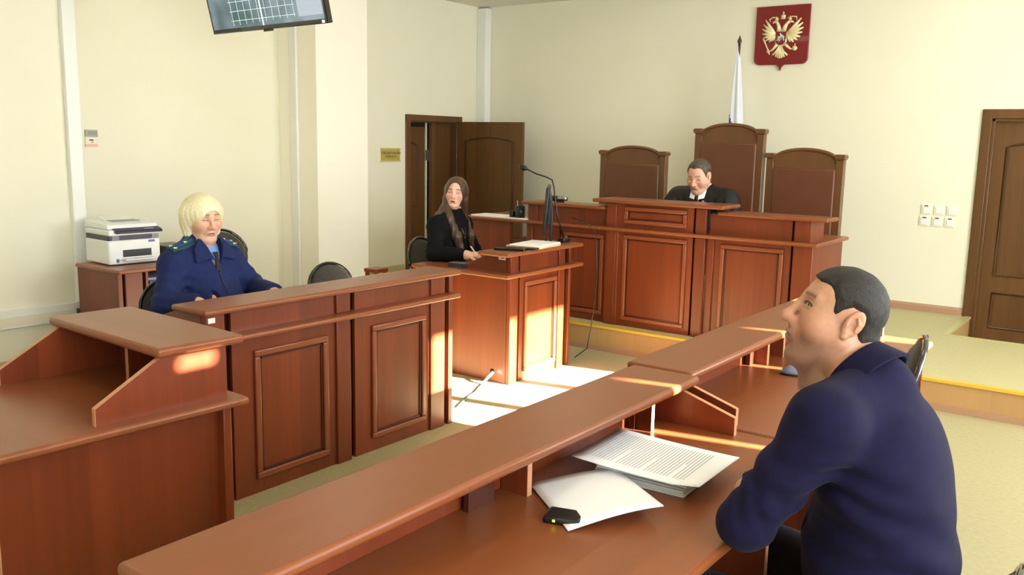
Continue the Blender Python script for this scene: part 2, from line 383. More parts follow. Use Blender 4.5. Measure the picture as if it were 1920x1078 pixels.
# -- clerk's desk: facade faces +X
t = thing('court_desk', 'cherry panelled desk holding the computer monitor, in front of the woman in black', 'desk', (-3.56, 4.69, 0), PI/2)
L = .88
segs = [(.11, .20, 'b'), (.20, .235, 'g'), (.235, .70, 'p'), (.70, .745, 'b'), (.745, .80, 'p'), (.80, .835, 'g'), (.835, .865, 'b')]
facade(t, segs, 0, .75, moulds=[(.285, .685, .06, .70)])
facade(t, segs, .775, .892, name='riser_panel')
shelf('worktop', 0, .95, -.07, .80, .778, t); shelf('raised_top', 0, .94, -.07, .19, .925, t)
slant(t, .11, .02, .02, .36, .775, .897, .035, .17, 'end_panel'); slant(t, .85, .018, .02, .36, .775, .897, .035, .17, 'end_panel')
e = box('side_panel', M['facade'], .11, .128, .02, .78, 0, .748, t)
MB().lathe([(.002, -.001), (.017, -.001), (.017, .003), (.002, .003)], n=20, mat=Matrix.Translation((.108, .13, .075)) @ Matrix.Rotation(PI/2, 4, 'Y')).build('cable_grommet', M['black'], e, smooth=True)
box('side_panel', M['facade'], .85, .868, .02, .78, 0, .748, t)
tg = box('inventory_tag', M['offwhite'], -.002, .0, .0, .06, .868, .893, t); tg.location = (.109, .03, -.005)
box('tag_marking', M['black'], -.0028, -.002, .012, .036, .879, .883, tg)

# -- two defence desks: facade faces -X, sitters on +X side
def defence(label, y0, y1, xo, divs, ends, dep=.60):
    L = y1-y0
    t = thing('court_desk', label, 'desk', (-1.31+xo, y1, 0), -PI/2)
    segs = [(.03, .13, 'b'), (.13, .17, 'g'), (.17, L/2-.07, 'p'), (L/2-.07, L/2+.03, 'b'), (L/2+.03, L/2+.07, 'g'), (L/2+.07, L-.15, 'p'), (L-.15, L-.03, 'b')]
    facade(t, segs, 0, .76, moulds=[(.25, L/2-.14, .07, .69), (L/2+.14, L-.23, .07, .69)])
    facade(t, segs, .79, .91, name='riser_panel')
    shelf('worktop', .0, L, -.07, dep, .79, t); shelf('raised_top', 0, L, -.07, .17, .94, t)
    for e in ends: slant(t, e, .018, .02, .315, .79, .912, .055, .10, 'end_panel')
    for k in divs: MB().box(k, k+.018, .02, .10, .79, .912).build('divider', M['facade'], t); box('edge_band', M['edge'], k, k+.018, .10, .102, .79, .912, t)
    for k in (.03, L-.05): box('side_panel', M['facade'], k, k+.018, .02, dep-.03, 0, .762, t)
    MB().box(.05, L-.05, .10, .118, .30, .762).build('modesty_panel', M['facade'], t)
    return t
t = defence('cherry desk with paperwork on it, in front of the man in the dark blue polo', .75, 2.56, 0, [.17, .82], [.045, 1.76])
box('support_panel', M['facade'], .44, .458, .28, .575, 0, .762, t)
box('edge_band', M['edge'], .44, .458, .575, .577, 0, .762, t)
defence('cherry desk with a computer mouse, beyond the man and next to an empty chair', 2.575, 4.375, -.035, [.93, .75], [.03, 1.765], .53)

# -- near desk at the left edge: facade faces +Y
t = thing('court_desk', 'cherry desk by the wall cable duct with an empty open shelf under its raised top', 'desk', (-2.50, 1.825, 0), PI-math.radians(2.5))
facade(t, [(.06, .16, 'b'), (.16, .2, 'g'), (.2, .72, 'p'), (.72, .82, 'b')], 0, .742, moulds=[(.27, .65, .07, .67)])
facade(t, [(.07, .765, 'p')], .77, .945, name='riser_panel')
shelf('worktop', 0, .88, -.05, 1.25, .77, t); shelf('raised_top', .03, .795, -.055, .265, .985, t, th=.032)
slant(t, .06, .02, .0, .46, .77, .953, .055, .235, 'end_panel'); slant(t, .752, .02, .0, .46, .77, .953, .055, .235, 'end_panel')
MB().box(.46, .478, .02, .14, .77, .953).build('divider', M['facade'], t); box('edge_band', M['edge'], .46, .478, .14, .142, .77, .953, t)
box('side_panel', M['facade'], .10, .118, .0, .74, 0, .742, t); box('edge_band', M['edge'], .10, .118, .74, .743, 0, .742, t)
box('side_panel', M['facade'], .80, .818, .0, .74, 0, .742, t)

# -- judges' bench on the podium: facade faces -Y
t = thing('judges_bench', 'long cherry judges bench with a taller middle section on the podium', 'bench', (-3.5, 6.28, PZ))
X = lambda x: x+3.5
def bx(name, mat, x0, x1, y0, y1, z0, z1, **k): return MB().box(X(x0), X(x1), y0-6.28, y1-6.28, z0-PZ, z1-PZ).build(name, mat, t, **k)
facade(t, [(X(-5.12), X(-4.66), 'p'), (X(-4.47), X(-4.41), 'b'), (X(-4.41), X(-4.14), 'p'), (X(-4.12), X(-3.66), 'p')], 0, .765, moulds=[(X(-4.08), X(-3.70), .06, .72)])
facade(t, [(X(-4.46), X(-4.36), 'b'), (X(-4.36), X(-3.66), 'p')], .79, .93, name='riser_panel')
for (x0, x1) in ((-4.5, -4.12), (-4.2, -4.12)): pass
facade(t, [(X(-4.14), X(-4.12), 'g')], 0, .765)
facade(t, [(X(-3.66), X(-3.57), 'b'), (X(-3.57), X(-3.545), 'b'), (X(-3.545), X(-2.905), 'p'), (X(-2.885), X(-2.80), 'b')], 0, .765, y=-.03, moulds=[(X(-3.50), X(-2.95), .05, .74)])
facade(t, [(X(-2.905), X(-2.885), 'g')], 0, .765, y=-.03)
facade(t, [(X(-3.66), X(-3.57), 'b'), (X(-3.57), X(-2.905), 'p'), (X(-2.885), X(-2.80), 'b')], .79, .985, y=-.03, name='riser_panel', moulds=[(X(-3.50), X(-2.96), .83, .965)])
facade(t, [(X(-2.905), X(-2.885), 'g')], .79, .985, y=-.03)
facade(t, [(X(-2.80), X(-2.74), 'b'), (X(-2.74), X(-2.16), 'p'), (X(-2.16), X(-2.14), 'g'), (X(-2.14), X(-2.0), 'b')], 0, .765, moulds=[(X(-2.69), X(-2.21), .06, .73)])
facade(t, [(X(-2.78), X(-2.16), 'p'), (X(-2.16), X(-2.14), 'g'), (X(-2.14), X(-2.02), 'b')], .79, .95, name='riser_panel')
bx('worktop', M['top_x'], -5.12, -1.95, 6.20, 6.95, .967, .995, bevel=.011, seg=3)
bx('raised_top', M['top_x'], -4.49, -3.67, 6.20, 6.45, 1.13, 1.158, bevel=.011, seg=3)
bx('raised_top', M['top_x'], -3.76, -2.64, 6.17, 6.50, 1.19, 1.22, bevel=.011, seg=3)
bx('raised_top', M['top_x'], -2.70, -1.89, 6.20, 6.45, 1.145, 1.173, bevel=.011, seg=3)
for x in (-4.46, -2.04): bx('end_panel', M['facade'], x, x+.018, 6.30, 6.55, .995, 1.15)
bx('side_panel', M['facade'], -2.03, -2.012, 6.29, 7.0, .2, .967); bx('side_panel', M['facade'], -5.10, -5.08, 6.29, 6.9, .2, .967)
bx('riser_back', M['facade'], -3.62, -2.82, 6.33, 6.35, .995, 1.19)
bx('niche_back', M['dark_gap'], -4.66, -4.47, 6.60, 6.615, .2, .967); bx('niche_shelf', M['facade'], -4.66, -4.47, 6.29, 6.6, .80, .815)

# ------------------------------------------------------------------ thrones
def throne(label, x, y, w, top, rz=0):
    t = thing('throne_chair', label, 'chair', (x, y, PZ), rz, 'high backed judge chairs')
    h = top-PZ
    for s in (-1, 1):
        cx = s*(w/2-.04)
        mb = MB().box(cx-.032, cx+.032, -.03, .035, 0, h-.06); mb.build('back_post', M['throne'], t, bevel=.006)
        cap = MB().prism([(-.038, 0), (.038, 0), (.047, .028), (.035, .042), (-.035, .042), (-.047, .028)], -.045, .045, 'y', Matrix.Translation((cx, 0, h-.06))).build('post_cap', M['throne'], t, bevel=.004)
        MB().box(cx-.03, cx+.03, -.55, -.49, 0, .66).build('leg', M['throne'], t, bevel=.006)
        MB().box(cx-.034, cx+.034, -.58, -.03, .66, .70).build('armrest', M['throne'], t, bevel=.012, seg=3)
    wi = w/2-.07
    n = 14
    arch = [(-wi, h-.13), (wi, h-.13)]+[(wi*math.cos(PI*i/n), h-.085+.095*math.sin(PI*i/n)**.85) for i in range(0, n+1)]
    MB().prism(arch, -.018, .022, 'y').build('crest_panel', M['throne'], t)
    MB().tube([(wi*math.cos(PI*i/20)*1.0, -.012, h-.085+.10*math.sin(PI*i/20)**.85) for i in range(0, 21)], .017, 8).build('crest_arch', M['throne'], t, smooth=True)
    box('crest_rail', M['throne'], -wi, wi, -.026, .0, h-.145, h-.125, t)
    MB().box(-wi, wi, -.04, .015, .50, h-.14).build('back_pad', M['leather'], t, bevel=.014, seg=3)
    MB().box(-w/2+.02, w/2-.02, -.56, -.01, .38, .44).build('seat_frame', M['throne'], t, bevel=.006)
    MB().box(-w/2+.05, w/2-.05, -.56, -.05, .44, .50).build('seat', M['leather'], t, bevel=.02, seg=3)
    return t
throne('brown leather throne, rightmost of three, nobody in front of it, nearest the light switches', -2.51, 7.5, .665, 1.62)
throne('brown leather throne with the tallest back, behind the man in the black robe', -3.185, 7.5, .655, 1.82)
throne('brown leather throne nearest the open door, lowest, beside the robed man', -4.13, 7.5, .71, 1.61)

# ------------------------------------------------------------------ oval-back chairs (face +x locally)
def oval_chair(label, loc, rz, top=.9, w=.46, grp='black oval back visitor chairs'):
    t = thing('visitor_chair', label, 'chair', loc, rz, grp)
    n = 40; zc = (top+.52)/2; hz = (top-.52)/2
    def pt(a, k=1.0, dx=0): 
        z = zc+hz*k*math.sin(a); return (-.20-(z-.5)*.28+dx, w/2*k*math.cos(a)*(1 if math.sin(a) > 0 else .93), z)
    MB().tube([pt(2*PI*i/n) for i in range(n)], .0115, 8, closed=True).build('back_frame', M['blackgloss'], t, smooth=True)
    prof = []
    vs = [pt(2*PI*i/n, .93, .012) for i in range(n)]+[pt(2*PI*i/n, .78, .03) for i in range(n)]+[pt(0, 0, .038)]
    vb = [pt(2*PI*i/n, .93, -.008) for i in range(n)]+[pt(2*PI*i/n, .78, -.018) for i in range(n)]+[pt(0, 0, -.022)]
    fs = []
    for i in range(n):
        j = (i+1) % n
        fs += [(i, j, n+j, n+i), (n+i, n+j, 2*n), (2*n+1+i, 3*n+1+i, 3*n+1+j, 2*n+1+j), (3*n+1+i, 4*n+1, 3*n+1+j), (i, 2*n+1+i, 2*n+1+j, j)]
    m_ = MB(); m_.v = vs+vb; m_.f = fs
    m_.build('back_pad', M['darkfabric'], t, smooth=True)
    MB().lathe([(.02, .425), (.20, .425), (.225, .445), (.225, .465), (.20, .485), (.02, .492)], n=28, sx=1.0, sy=1.02).build('seat', M['darkfabric'], t, smooth=True)
    for s in (-1, 1):
        MB().tube([(.17, s*.17, .43), (.19, s*.19, .3), (.20, s*.21, 0)], .011, 8).build('leg', M['blackgloss'], t, smooth=True)
        MB().tube([pt(-PI/2+s*.7), (-.19, s*.16, .44), (-.2, s*.17, .3), (-.25, s*.20, 0)], .011, 8).build('leg', M['blackgloss'], t, smooth=True)
    return t
oval_chair('black oval-back chair the woman in navy uniform sits on', (-4.20, 2.88, 0), 0, .87, .47)
oval_chair('black oval-back chair by the wall, behind the woman in navy uniform', (-5.75, 4.30, 0), 0, .92, .46)
oval_chair('black oval-back chair behind the prosecution desk, empty, nearest the column', (-4.22, 4.06, 0), math.radians(6), .83, .42)
oval_chair('black oval-back chair the woman in the black sweater sits on', (-4.42, 5.24, 0), math.radians(14), .90, .46)
oval_chair('empty black oval-back chair beyond the man, in front of the podium step', (-1.03, 3.62, 0), PI+.25, .935, .46)
oval_chair('black oval-back chair under the man in the dark blue polo', (-.45, 1.98, 0), PI, .80, .46)
t = thing('plant_stand', 'small brown wooden stand beside the white column behind the prosecution desk', 'stand', (-5.11, 5.09, 0))
box('top', M['facade'], -.07, .07, -.07, .07, .60, .63, t, bevel=.006)
for a in (-1, 1):
    for b in (-1, 1): box('leg', M['facade'], a*.05-.012, a*.05+.012, b*.05-.012, b*.05+.012, 0, .6, t)

# ------------------------------------------------------------------ wall things
GOLD = plain('gilt', (244, 234, 186), .32, .2); SILV = plain('silvered', (232, 234, 238), .3, .5)
t = thing('coat_of_arms', 'dark red shield with a gilt double-headed eagle high on the back wall', 'coat of arms', (-3.21, YB, 2.378))
RED = plain('dark_red_enamel', (124, 14, 16), .4, coat=.2)
def arc(cx, cz, r, a0, a1, n=6): return [(cx+r*math.cos(math.radians(a0+(a1-a0)*i/n)), cz+r*math.sin(math.radians(a0+(a1-a0)*i/n))) for i in range(n+1)]
sh = [(-.262, .609), (.262, .609)][::-1]
sh = [(.262, .609), (-.262, .609), (-.262, .115)]+arc(-.207, .115, .055, 180, 270)+[(-.035, .058), (-.012, .035), (0, 0), (.012, .035), (.035, .058)]+arc(.207, .115, .055, 270, 360)
MB().prism(sh, -.03, -.004, 'y').build('shield', RED, t, bevel=.003)
def ze(x, y): return ((x-622)/875, (600-(y+.08*(x-613)))/905)
def blob(mb, x, y, rx, ry, d=-.036, ang=0, n=12):
    cx, cz = ze(x, y); a = math.radians(ang); pts = []
    for i in range(n):
        q = 2*PI*i/n; px = rx/875*math.cos(q); pz = ry/905*math.sin(q)
        pts.append((cx+px*math.cos(a)-pz*math.sin(a), cz+px*math.sin(a)+pz*math.cos(a)))
    mb.prism(pts, d, -.028, 'y')
def stroke(mb, p, r, d=-.04):
    P = [ze(*q) for q in p]; mb.tube([(a, -.034+(-.002)*(i % 2), b) for i, (a, b) in enumerate(P)], [v/880 for v in r], 6)
mb = MB()
for tip in [(478, 172), (462, 212), (452, 252), (454, 292), (464, 326), (486, 350), (516, 360), (545, 352)]:
    stroke(mb, [(566, 292), ((566*.4+tip[0]*.6), (290*.4+tip[1]*.6)+4), tip], [15, 14, 5])
mb.build('eagle_wing', GOLD, t, smooth=True)
mb = MB()
for tip in [(782, 148), (798, 186), (804, 226), (798, 266), (782, 304), (758, 332), (728, 352), (700, 352)]:
    stroke(mb, [(672, 284), ((672*.4+tip[0]*.6), (282*.4+tip[1]*.6)+4), tip], [15, 14, 5])
mb.build('eagle_wing', GOLD, t, smooth=True)
mb = MB(); blob(mb, 618, 320, 56, 78, -.037)
stroke(mb, [(600, 262), (596, 225), (582, 195), (568, 186)], [22, 17, 13, 13]); stroke(mb, [(640, 260), (652, 220), (672, 188), (690, 180)], [22, 17, 13, 13])
stroke(mb, [(568, 186), (548, 192), (540, 202)], [12, 8, 3]); stroke(mb, [(690, 180), (712, 182), (722, 192)], [12, 8, 3])
stroke(mb, [(590, 375), (572, 400), (550, 425), (530, 436)], [15, 13, 8, 6]); stroke(mb, [(655, 370), (680, 390), (708, 410), (728, 410)], [15, 13, 8, 6])
mb.build('eagle_body', GOLD, t, smooth=True)
mb = MB()
for cx, cy, r in ((628, 138, 20), (572, 166, 13), (688, 158, 13)):
    blob(mb, cx, cy, r, r*.8); blob(mb, cx, cy+r*.9, r*1.1, r*.3); stroke(mb, [(cx, cy-r*.6), (cx, cy-r*2)], [r*.22, r*.18]); stroke(mb, [(cx-r*.45, cy-r*1.5), (cx+r*.45, cy-r*1.5)], [r*.15, r*.15])
stroke(mb, [(590, 160), (545, 148), (512, 168), (520, 190)], [4, 5, 6, 3]); stroke(mb, [(665, 152), (705, 138), (742, 140), (745, 168)], [4, 5, 6, 3])
mb.build('crowns', GOLD, t, smooth=True)
mb = MB()
for tip in [(556, 468), (580, 482), (598, 490), (617, 494), (636, 489), (656, 480), (682, 464)]:
    stroke(mb, [(617, 385), ((617+tip[0])/2, 436), tip], [12, 9, 9])
mb.build('eagle_tail', GOLD, t, smooth=True)
mb = MB(); stroke(mb, [(468, 334), (500, 400), (520, 440), (528, 466)], [9, 6, 8, 4]); blob(mb, 512, 444, 16, 9, ang=-40); mb.build('sceptre', GOLD, t, smooth=True)
mb = MB(); blob(mb, 742, 402, 21, 21, -.045); stroke(mb, [(742, 382), (742, 362)], [4, 4]); mb.build('orb', GOLD, t, smooth=True)
q = [ze(574, 272), ze(661, 266), ze(660, 350), ze(640, 372), ze(618, 384), ze(594, 376), ze(575, 356)]
es = MB().prism(q, -.043, -.034, 'y').build('inner_shield', RED, t)
mb = MB()
for p, r in (([(590, 350), (606, 318), (634, 304), (648, 316)], [6, 11, 11, 6]), ([(624, 312), (618, 288), (612, 282)], [8, 8, 6]), ([(606, 326), (592, 306)], [6, 4]), ([(640, 312), (648, 344)], [6, 3]), ([(604, 326), (610, 352)], [6, 3]), ([(640, 296), (604, 362)], [2.5, 2.5])):
    P = [ze(*z) for z in p]; mb.tube([(a, -.046, b) for a, b in P], [v/880 for v in r], 6)
mb.build('rider', SILV, es, smooth=True)

t = thing('flag', 'white and blue flag hanging folded on a pole behind the tallest throne', 'flag', (-3.535, 8.42, PZ))
MB().tube([(0, 0, 0), (0, 0, 2.42)], .012, 10).build('pole', M['walnut'], t, smooth=True)
MB().lathe([(.002, 2.505), (.008, 2.485), (.020, 2.455), (.022, 2.44), (.012, 2.43), (.013, 2.41)], n=12).build('finial', plain('aged_bronze', (96, 84, 74), .4, .8), t, smooth=True)
MB().lathe([(.16, 0), (.16, .02), (.05, .05), (.02, .09), (.02, .4)], n=20).build('base', M['walnut'], t, smooth=True)
FW, FB, FR = (plain(n, c, .8, sheen=.3) for n, c in (('flag_white', (226, 234, 244)), ('flag_blue', (34, 52, 138)), ('flag_red', (170, 30, 34))))
vs = []; fs = []; nz, na = 50, 60
for i in range(nz+1):
    f = i/nz; z = 2.425-1.6*f; hw = .018+.135*f**.75
    for j in range(na):
        a = 2*PI*j/na; pl = 1+.30*math.sin(a*5+1.2*f+.4*math.sin(f*7))*min(1, f*4)
        vs.append((math.cos(a)*hw*pl*.62+.018*f*2-.012, -.0+math.sin(a)*hw*.42*pl, z))
for i in range(nz):
    for j in range(na): fs.append((i*na+j, i*na+(j+1) % na, (i+1)*na+(j+1) % na, (i+1)*na+j))
mb = MB(); mb.v = vs; mb.f = [f[::-1] for f in fs]; fl = mb.build('cloth', FW, t, smooth=True)
fl.data.materials.append(FB); fl.data.materials.append(FR)
for p in fl.data.polygons:
    c = p.center
    zz = c.z-2.2*(c.x+.005)
    if c.z < 1.0: p.material_index = 2
    elif c.z < 1.95 and c.x < -.052+.25*max(0, 1.8-c.z) : p.material_index = 1

t = thing('door_sign', 'small brass sign plate with two lines of lettering beside the open door', 'sign', (XL, 7.095, 1.487))
BR = plain('brass_plate', (206, 184, 104), .35, .4); 
MB().box(0, .008, -.145, .145, -.06, .06).build('plate', BR, t, bevel=.002)
for z in (-.068, .068): MB().box(0, .014, -.152, .152, z-.006, z+.006).build('frame_bar', plain('pale_brass', (226, 212, 150), .3, .3), t)
tx = Matrix(((0, 0, 1, .0085), (1, 0, 0, 0), (0, 1, 0, .018), (0, 0, 0, 1)))
text_mesh('lettering', 'СОВЕЩАТЕЛЬНАЯ', .034, M['black'], t, tx)
text_mesh('lettering', 'КОМНАТА', .034, M['black'], t, Matrix.Translation((0, 0, -.038)) @ tx)

t = thing('wall_thermostat', 'small grey and white wall controller with a pink label beside the cable duct', 'wall controller', (XL, 3.75, 1.618))
MB().box(0, .02, -.05, .05, .012, .066).build('display_housing', plain('warm_grey', (170, 166, 160), .5), t, bevel=.003)
box('display', plain('lcd_grey', (142, 148, 142), .3), .02, .021, -.035, .042, .024, .056, t)
MB().box(0, .015, -.05, .05, -.045, .012).build('body', M['offwhite'], t, bevel=.002)
box('marking', M['black'], .015, .016, -.02, .012, -.018, -.008, t); box('marking', M['black'], .015, .016, -.005, .012, -.033, -.028, t)
MB().box(0, .014, -.05, .05, -.066, -.045).build('label_strip', plain('pink_label', (226, 190, 168), .6), t)

sw = None
wsw = plain('switch_white', (244, 242, 226), .4)
names = {(0, 0): 'white wall switch with a dark indicator, upper row, nearest the thrones', (1, 0): 'plain white wall switch, upper row, between two others', (2, 0): 'plain white wall switch, upper row, nearest the brown door',
         (0, 1): 'white wall switch with a dark indicator, lower row, nearest the thrones', (1, 1): 'white wall switch with a dark indicator, lower row, between two others', (2, 1): 'white wall switch with a dark indicator, lower row, nearest the brown door'}
for (i, j), lb in names.items():
    t = thing('light_switch', lb, 'switch', (-1.782+.105*i-.008*j, YB, 1.125-.105*j), 0, 'six wall switches by the closed door')
    MB().box(-.042, .042, -.012, 0, -.042, .042).build('frame', wsw, t, bevel=.003)
    MB().box(-.027, .027, -.018, -.012, -.03, .026).build('rocker', M['white'], t, bevel=.002)
    if lb.startswith('white'): box('indicator', M['black'], -.014, .014, -.0195, -.012, .028, .036, t)

# ------------------------------------------------------------------ television
t = thing('television', 'black flat television showing grey camera footage, hung high in front of the column', 'television', (-5.02, 4.005, 2.37), math.radians(-2.5))
tm = Matrix.Rotation(math.radians(-13), 4, 'X')   # leans down toward the hall
tm = Matrix.Rotation(math.radians(13), 4, 'X')
tw, thh = 1.26, .73
MB().box(-tw/2, tw/2, -.012, .03, 0, thh, tm).build('housing', M['blackgloss'], t, bevel=.006)
SC, N, L, b = new_mat('footage')
tc = N.new('ShaderNodeTexCoord'); n = N.new('ShaderNodeTexNoise'); n.inputs['Scale'].default_value = 3.2; L.new(tc.outputs['Object'], n.inputs['Vector'])
cr = N.new('ShaderNodeValToRGB'); cr.color_ramp.elements[0].color = srgb(70, 96, 98); cr.color_ramp.elements[1].color = srgb(150, 166, 178)
cr.color_ramp.elements[0].position = .38; cr.color_ramp.elements[1].position = .62
L.new(n.outputs[0], cr.inputs[0]); L.new(cr.outputs[0], b.inputs['Emission Color']); b.inputs['Emission Strength'].default_value = .75; b.inputs['Base Color'].default_value = (.02, .02, .02, 1); b.inputs['Roughness'].default_value = .2
scr = MB().box(-tw/2+.022, tw/2-.022, -.0135, -.012, .03, thh-.022, tm).build('screen', SC, t)
bar = plain('footage_bars', (200, 225, 225), .5, emit=(150, 182, 184), es=.75)
mb = MB()
for i in range(10):
    x = -.36+i*.075
    mb.box(x, x+.004, -.0145, -.0135, .045+.002*i, .66, tm)
for z in [.075+.062*k for k in range(10)]: mb.box(-.38, .33, -.0145, -.0135, z, z+.004, tm)
mb.build('cage_image', bar, scr)
MB().box(-.03, -.02, -.015, -.0135, .03, .5, tm).build('bright_bar_image', plain('bright_bar', (230, 245, 250), .5, emit=(225, 240, 245), es=1.1), scr)
MB().box(.36, .60, -.0142, -.0135, .06, .68, tm).build('wall_image', plain('footage_wall', (160, 170, 186), .5, emit=(142, 154, 170), es=.8), scr)
MB().box(tw/2-.05, tw/2-.03, -.0155, -.012, .006, .022, tm).build('power_light', plain('led_white', (255, 255, 255), .3, emit=(255, 255, 255), es=2), t)
MB().box(-.04, .04, -.014, .01, -.012, .002, tm).build('sensor_bar', M['black'], t)
MB().tube([(0, .06, .35), (0, .20, .45), (0, .20, .84)], .025, 10).build('ceiling_pole', M['white'], t, smooth=True)
MB().box(-.1, .1, .02, .08, .25, .45, tm).build('mount_plate', M['black'], t)

# ------------------------------------------------------------------ printer cabinet
t = thing('printer_cabinet', 'cherry cabinet with open shelf under the white printer', 'cabinet', (-5.90, 3.20, 0))
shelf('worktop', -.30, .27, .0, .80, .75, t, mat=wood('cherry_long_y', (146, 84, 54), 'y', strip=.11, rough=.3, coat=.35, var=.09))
MB().box(-.30, .20, .02, .038, 0, .722).build('side_panel', M['facade'], t); MB().box(-.30, .20, .74, .758, 0, .722).build('side_panel', M['facade'], t)
MB().box(.20, .218, .02, .055, 0, .722).build('pilaster', M['facade'], t, bevel=.003); MB().box(.20, .225, .07, .20, 0, .722).build('pilaster', M['facade'], t, bevel=.004)
box('groove_back', M['dark_gap'], .17, .18, .05, .24, 0, .722, t); MB().box(.10, .22, .225, .243, 0, .722).build('divider', M['facade'], t)
box('back_panel', M['dark_gap'], -.30, -.285, .038, .74, 0, .722, t); box('shelf_board', M['facade'], -.28, .19, .243, .74, .56, .578, t)
dr = MB().box(.19, .21, .25, .73, .02, .53).build('cupboard_door', M['facade'], t, bevel=.003)
MB().tube([(.212, .34, .42), (.232, .34, .42), (.232, .34, .30), (.212, .34, .30)], .005, 6).build('door_handle', M['metal'], dr)
def flat_box(name, label, cat, loc, rz, dims, mat, grp=None, bevel=.002):
    t = MB().box(-dims[0]/2, dims[0]/2, -dims[1]/2, dims[1]/2, 0, dims[2]).build(name, mat, None, bevel=bevel); t.location = loc; t.rotation_euler = (0, 0, rz)
    return tag(t, label, cat, grp)
flat_box('folder', 'grey-brown folder lying on the cabinet shelf, lowest of its stack', 'folder', (-5.83, 3.62, .5785), 0, (.26, .34, .03), plain('brown_card', (120, 96, 84), .7), 'folders on the cabinet shelf')
flat_box('folder', 'slate blue folder on the cabinet shelf under the printer', 'folder', (-5.82, 3.62, .6087), .05, (.24, .33, .035), plain('slate_blue', (74, 80, 120), .5), 'folders on the cabinet shelf')
flat_box('folder', 'pale violet paper folder on top of the stack in the cabinet', 'folder', (-5.83, 3.62, .644), -.04, (.23, .32, .02), plain('pale_violet', (158, 160, 200), .5), 'folders on the cabinet shelf')
flat_box('document_tray', 'dark box on the cabinet top behind the printer', 'tray', (-6.02, 3.83, .75), 0, (.24, .2, .10), M['black'])
flat_box('waste_bin', 'small black bin standing by the wall beside the printer cabinet', 'bin', (-6.29, 3.30, 0), 0, (.09, .09, .40), M['black'])
# printer
t = thing('printer', 'white multifunction laser printer with dark bands on the cherry cabinet', 'printer', (-6.035, 3.475, .75), math.radians(-3))
PW = plain('printer_white', (238, 242, 244), .35); PD = plain('printer_dark', (52, 50, 74), .35); PG = plain('printer_grey', (120, 124, 134), .4)
MB().box(-.17, .17, -.19, .19, .006, .175).build('body', PW, t, bevel=.012, seg=3)
MB().box(-.165, .162, -.186, .186, .172, .212).build('upper_band', PD, t, bevel=.006)
for y in (-.16, .13): MB().box(.158, .166, y, y+.05, .176, .208).build('hinge_block', PG, t)
MB().box(-.17, .18, -.19, .19, .208, .248).build('scanner_bed', PW, t, bevel=.01, seg=3)
cp = MB().prism([(.14, .232), (.205, .222), (.215, .232), (.205, .244), (.14, .262)], -.15, .19, 'y').build('control_panel', PD, t, bevel=.004)
MB().box(.17, .20, .06, .13, .246, .252).build('display', PG, cp)
lid = MB().prism([(-.18, .25), (.155, .25), (.15, .282), (.05, .296), (-.18, .30)], -.185, .185, 'y').build('document_feeder', PW, t, bevel=.008, seg=3)
MB().box(-.10, .06, -.10, .10, .290, .300).build('feed_slot', PG, lid); MB().prism([(-.16, .298), (-.02, .298), (-.16, .322)], -.11, .11, 'y').build('paper_guide', PW, lid, bevel=.004)
MB().box(.165, .172, -.09, .12, .055, .105).build('output_slot', M['black'], t)
MB().box(.165, .235, -.10, .13, .035, .048).build('paper_tray', PW, t, bevel=.004); MB().box(.168, .172, .10, .15, .15, .165).build('maker_badge', plain('badge_blue', (92, 100, 160), .4), t, bevel=.002)
box('sticker', plain('sticker_blue', (70, 110, 150), .4), .1705, .172, -.14, -.12, .02, .045, t)

# ------------------------------------------------------------------ clerk's desk things
ZT = .925
t = thing('monitor', 'black computer monitor seen from the side on the clerk desk', 'monitor', (-3.70, 5.47, ZT), math.radians(33))
MB().lathe([(.002, 0), (.11, 0), (.112, .006), (.05, .014), (.02, .018)], n=28, sx=1, sy=.9).build('base', M['blackgloss'], t, smooth=True)
MB().box(.008, .028, -.03, .03, .01, .26).build('stand', M['black'], t, bevel=.004)
tm2 = Matrix.Translation((-.03, 0, .075)) @ Matrix.Rotation(math.radians(4), 4, 'Y')
MB().box(-.012, .012, -.27, .27, 0, .34, tm2).build('housing', M['black'], t, bevel=.006)
MB().prism([(.012, .05), (.035, .08), (.035, .24), (.012, .30)], -.18, .18, 'y', tm2).build('back_shell', M['black'], t, bevel=.004)
MB().box(-.0135, -.012, -.255, .255, .02, .325, tm2).build('screen', plain('screen_glass', (30, 34, 40), .1), t)
t = thing('microphone', 'black gooseneck microphone rising from behind the monitor', 'microphone', (-3.62, 5.56, ZT))
MB().box(-.03, .03, -.045, .045, 0, .03).build('base', M['black'], t, bevel=.006)
MB().tube([(0, 0, .02), (-.06, -.02, .22), (-.082, -.03, .40), (-.10, -.03, .455), (-.15, -.03, .475), (-.25, -.02, .495), (-.38, 0, .535)], .0055, 8).build('gooseneck', M['black'], t, smooth=True)
MB().tube([(-.355, 0, .528), (-.37, 0, .532), (-.385, 0, .536), (-.41, .0, .543), (-.425, 0, .547)], [.008, .019, .022, .021, .010], 12).build('foam_head', M['black'], t, smooth=True)
def sheet(name, label, cat, loc, rz, w=.21, h=.297, z=.002, mat=None, grp=None):
    return flat_box(name, label, cat, loc, rz, (w, h, z), mat or M['paper'], grp, 0)
sheet('paper_folder', 'white papers in a tan folder on the raised top of the clerk desk', 'papers', (-3.62, 5.17, ZT), .1, .24, .36, .018, plain('tan_card', (214, 190, 150), .7))
sheet('paper_sheet', 'white sheet lying on the tan folder on the clerk desk', 'paper', (-3.615, 5.18, ZT+.018), .12, .225, .34, .006)
flat_box('telephone_handset', 'black handset lying on the front end of the clerk desk top', 'handset', (-3.60, 4.86, ZT), .35, (.22, .06, .02), M['blackgloss'], None, .006)
flat_box('calculator', 'flat black calculator beside the handset on the clerk desk', 'calculator', (-3.58, 4.98, ZT), .35, (.22, .08, .014), M['black'], None, .004)
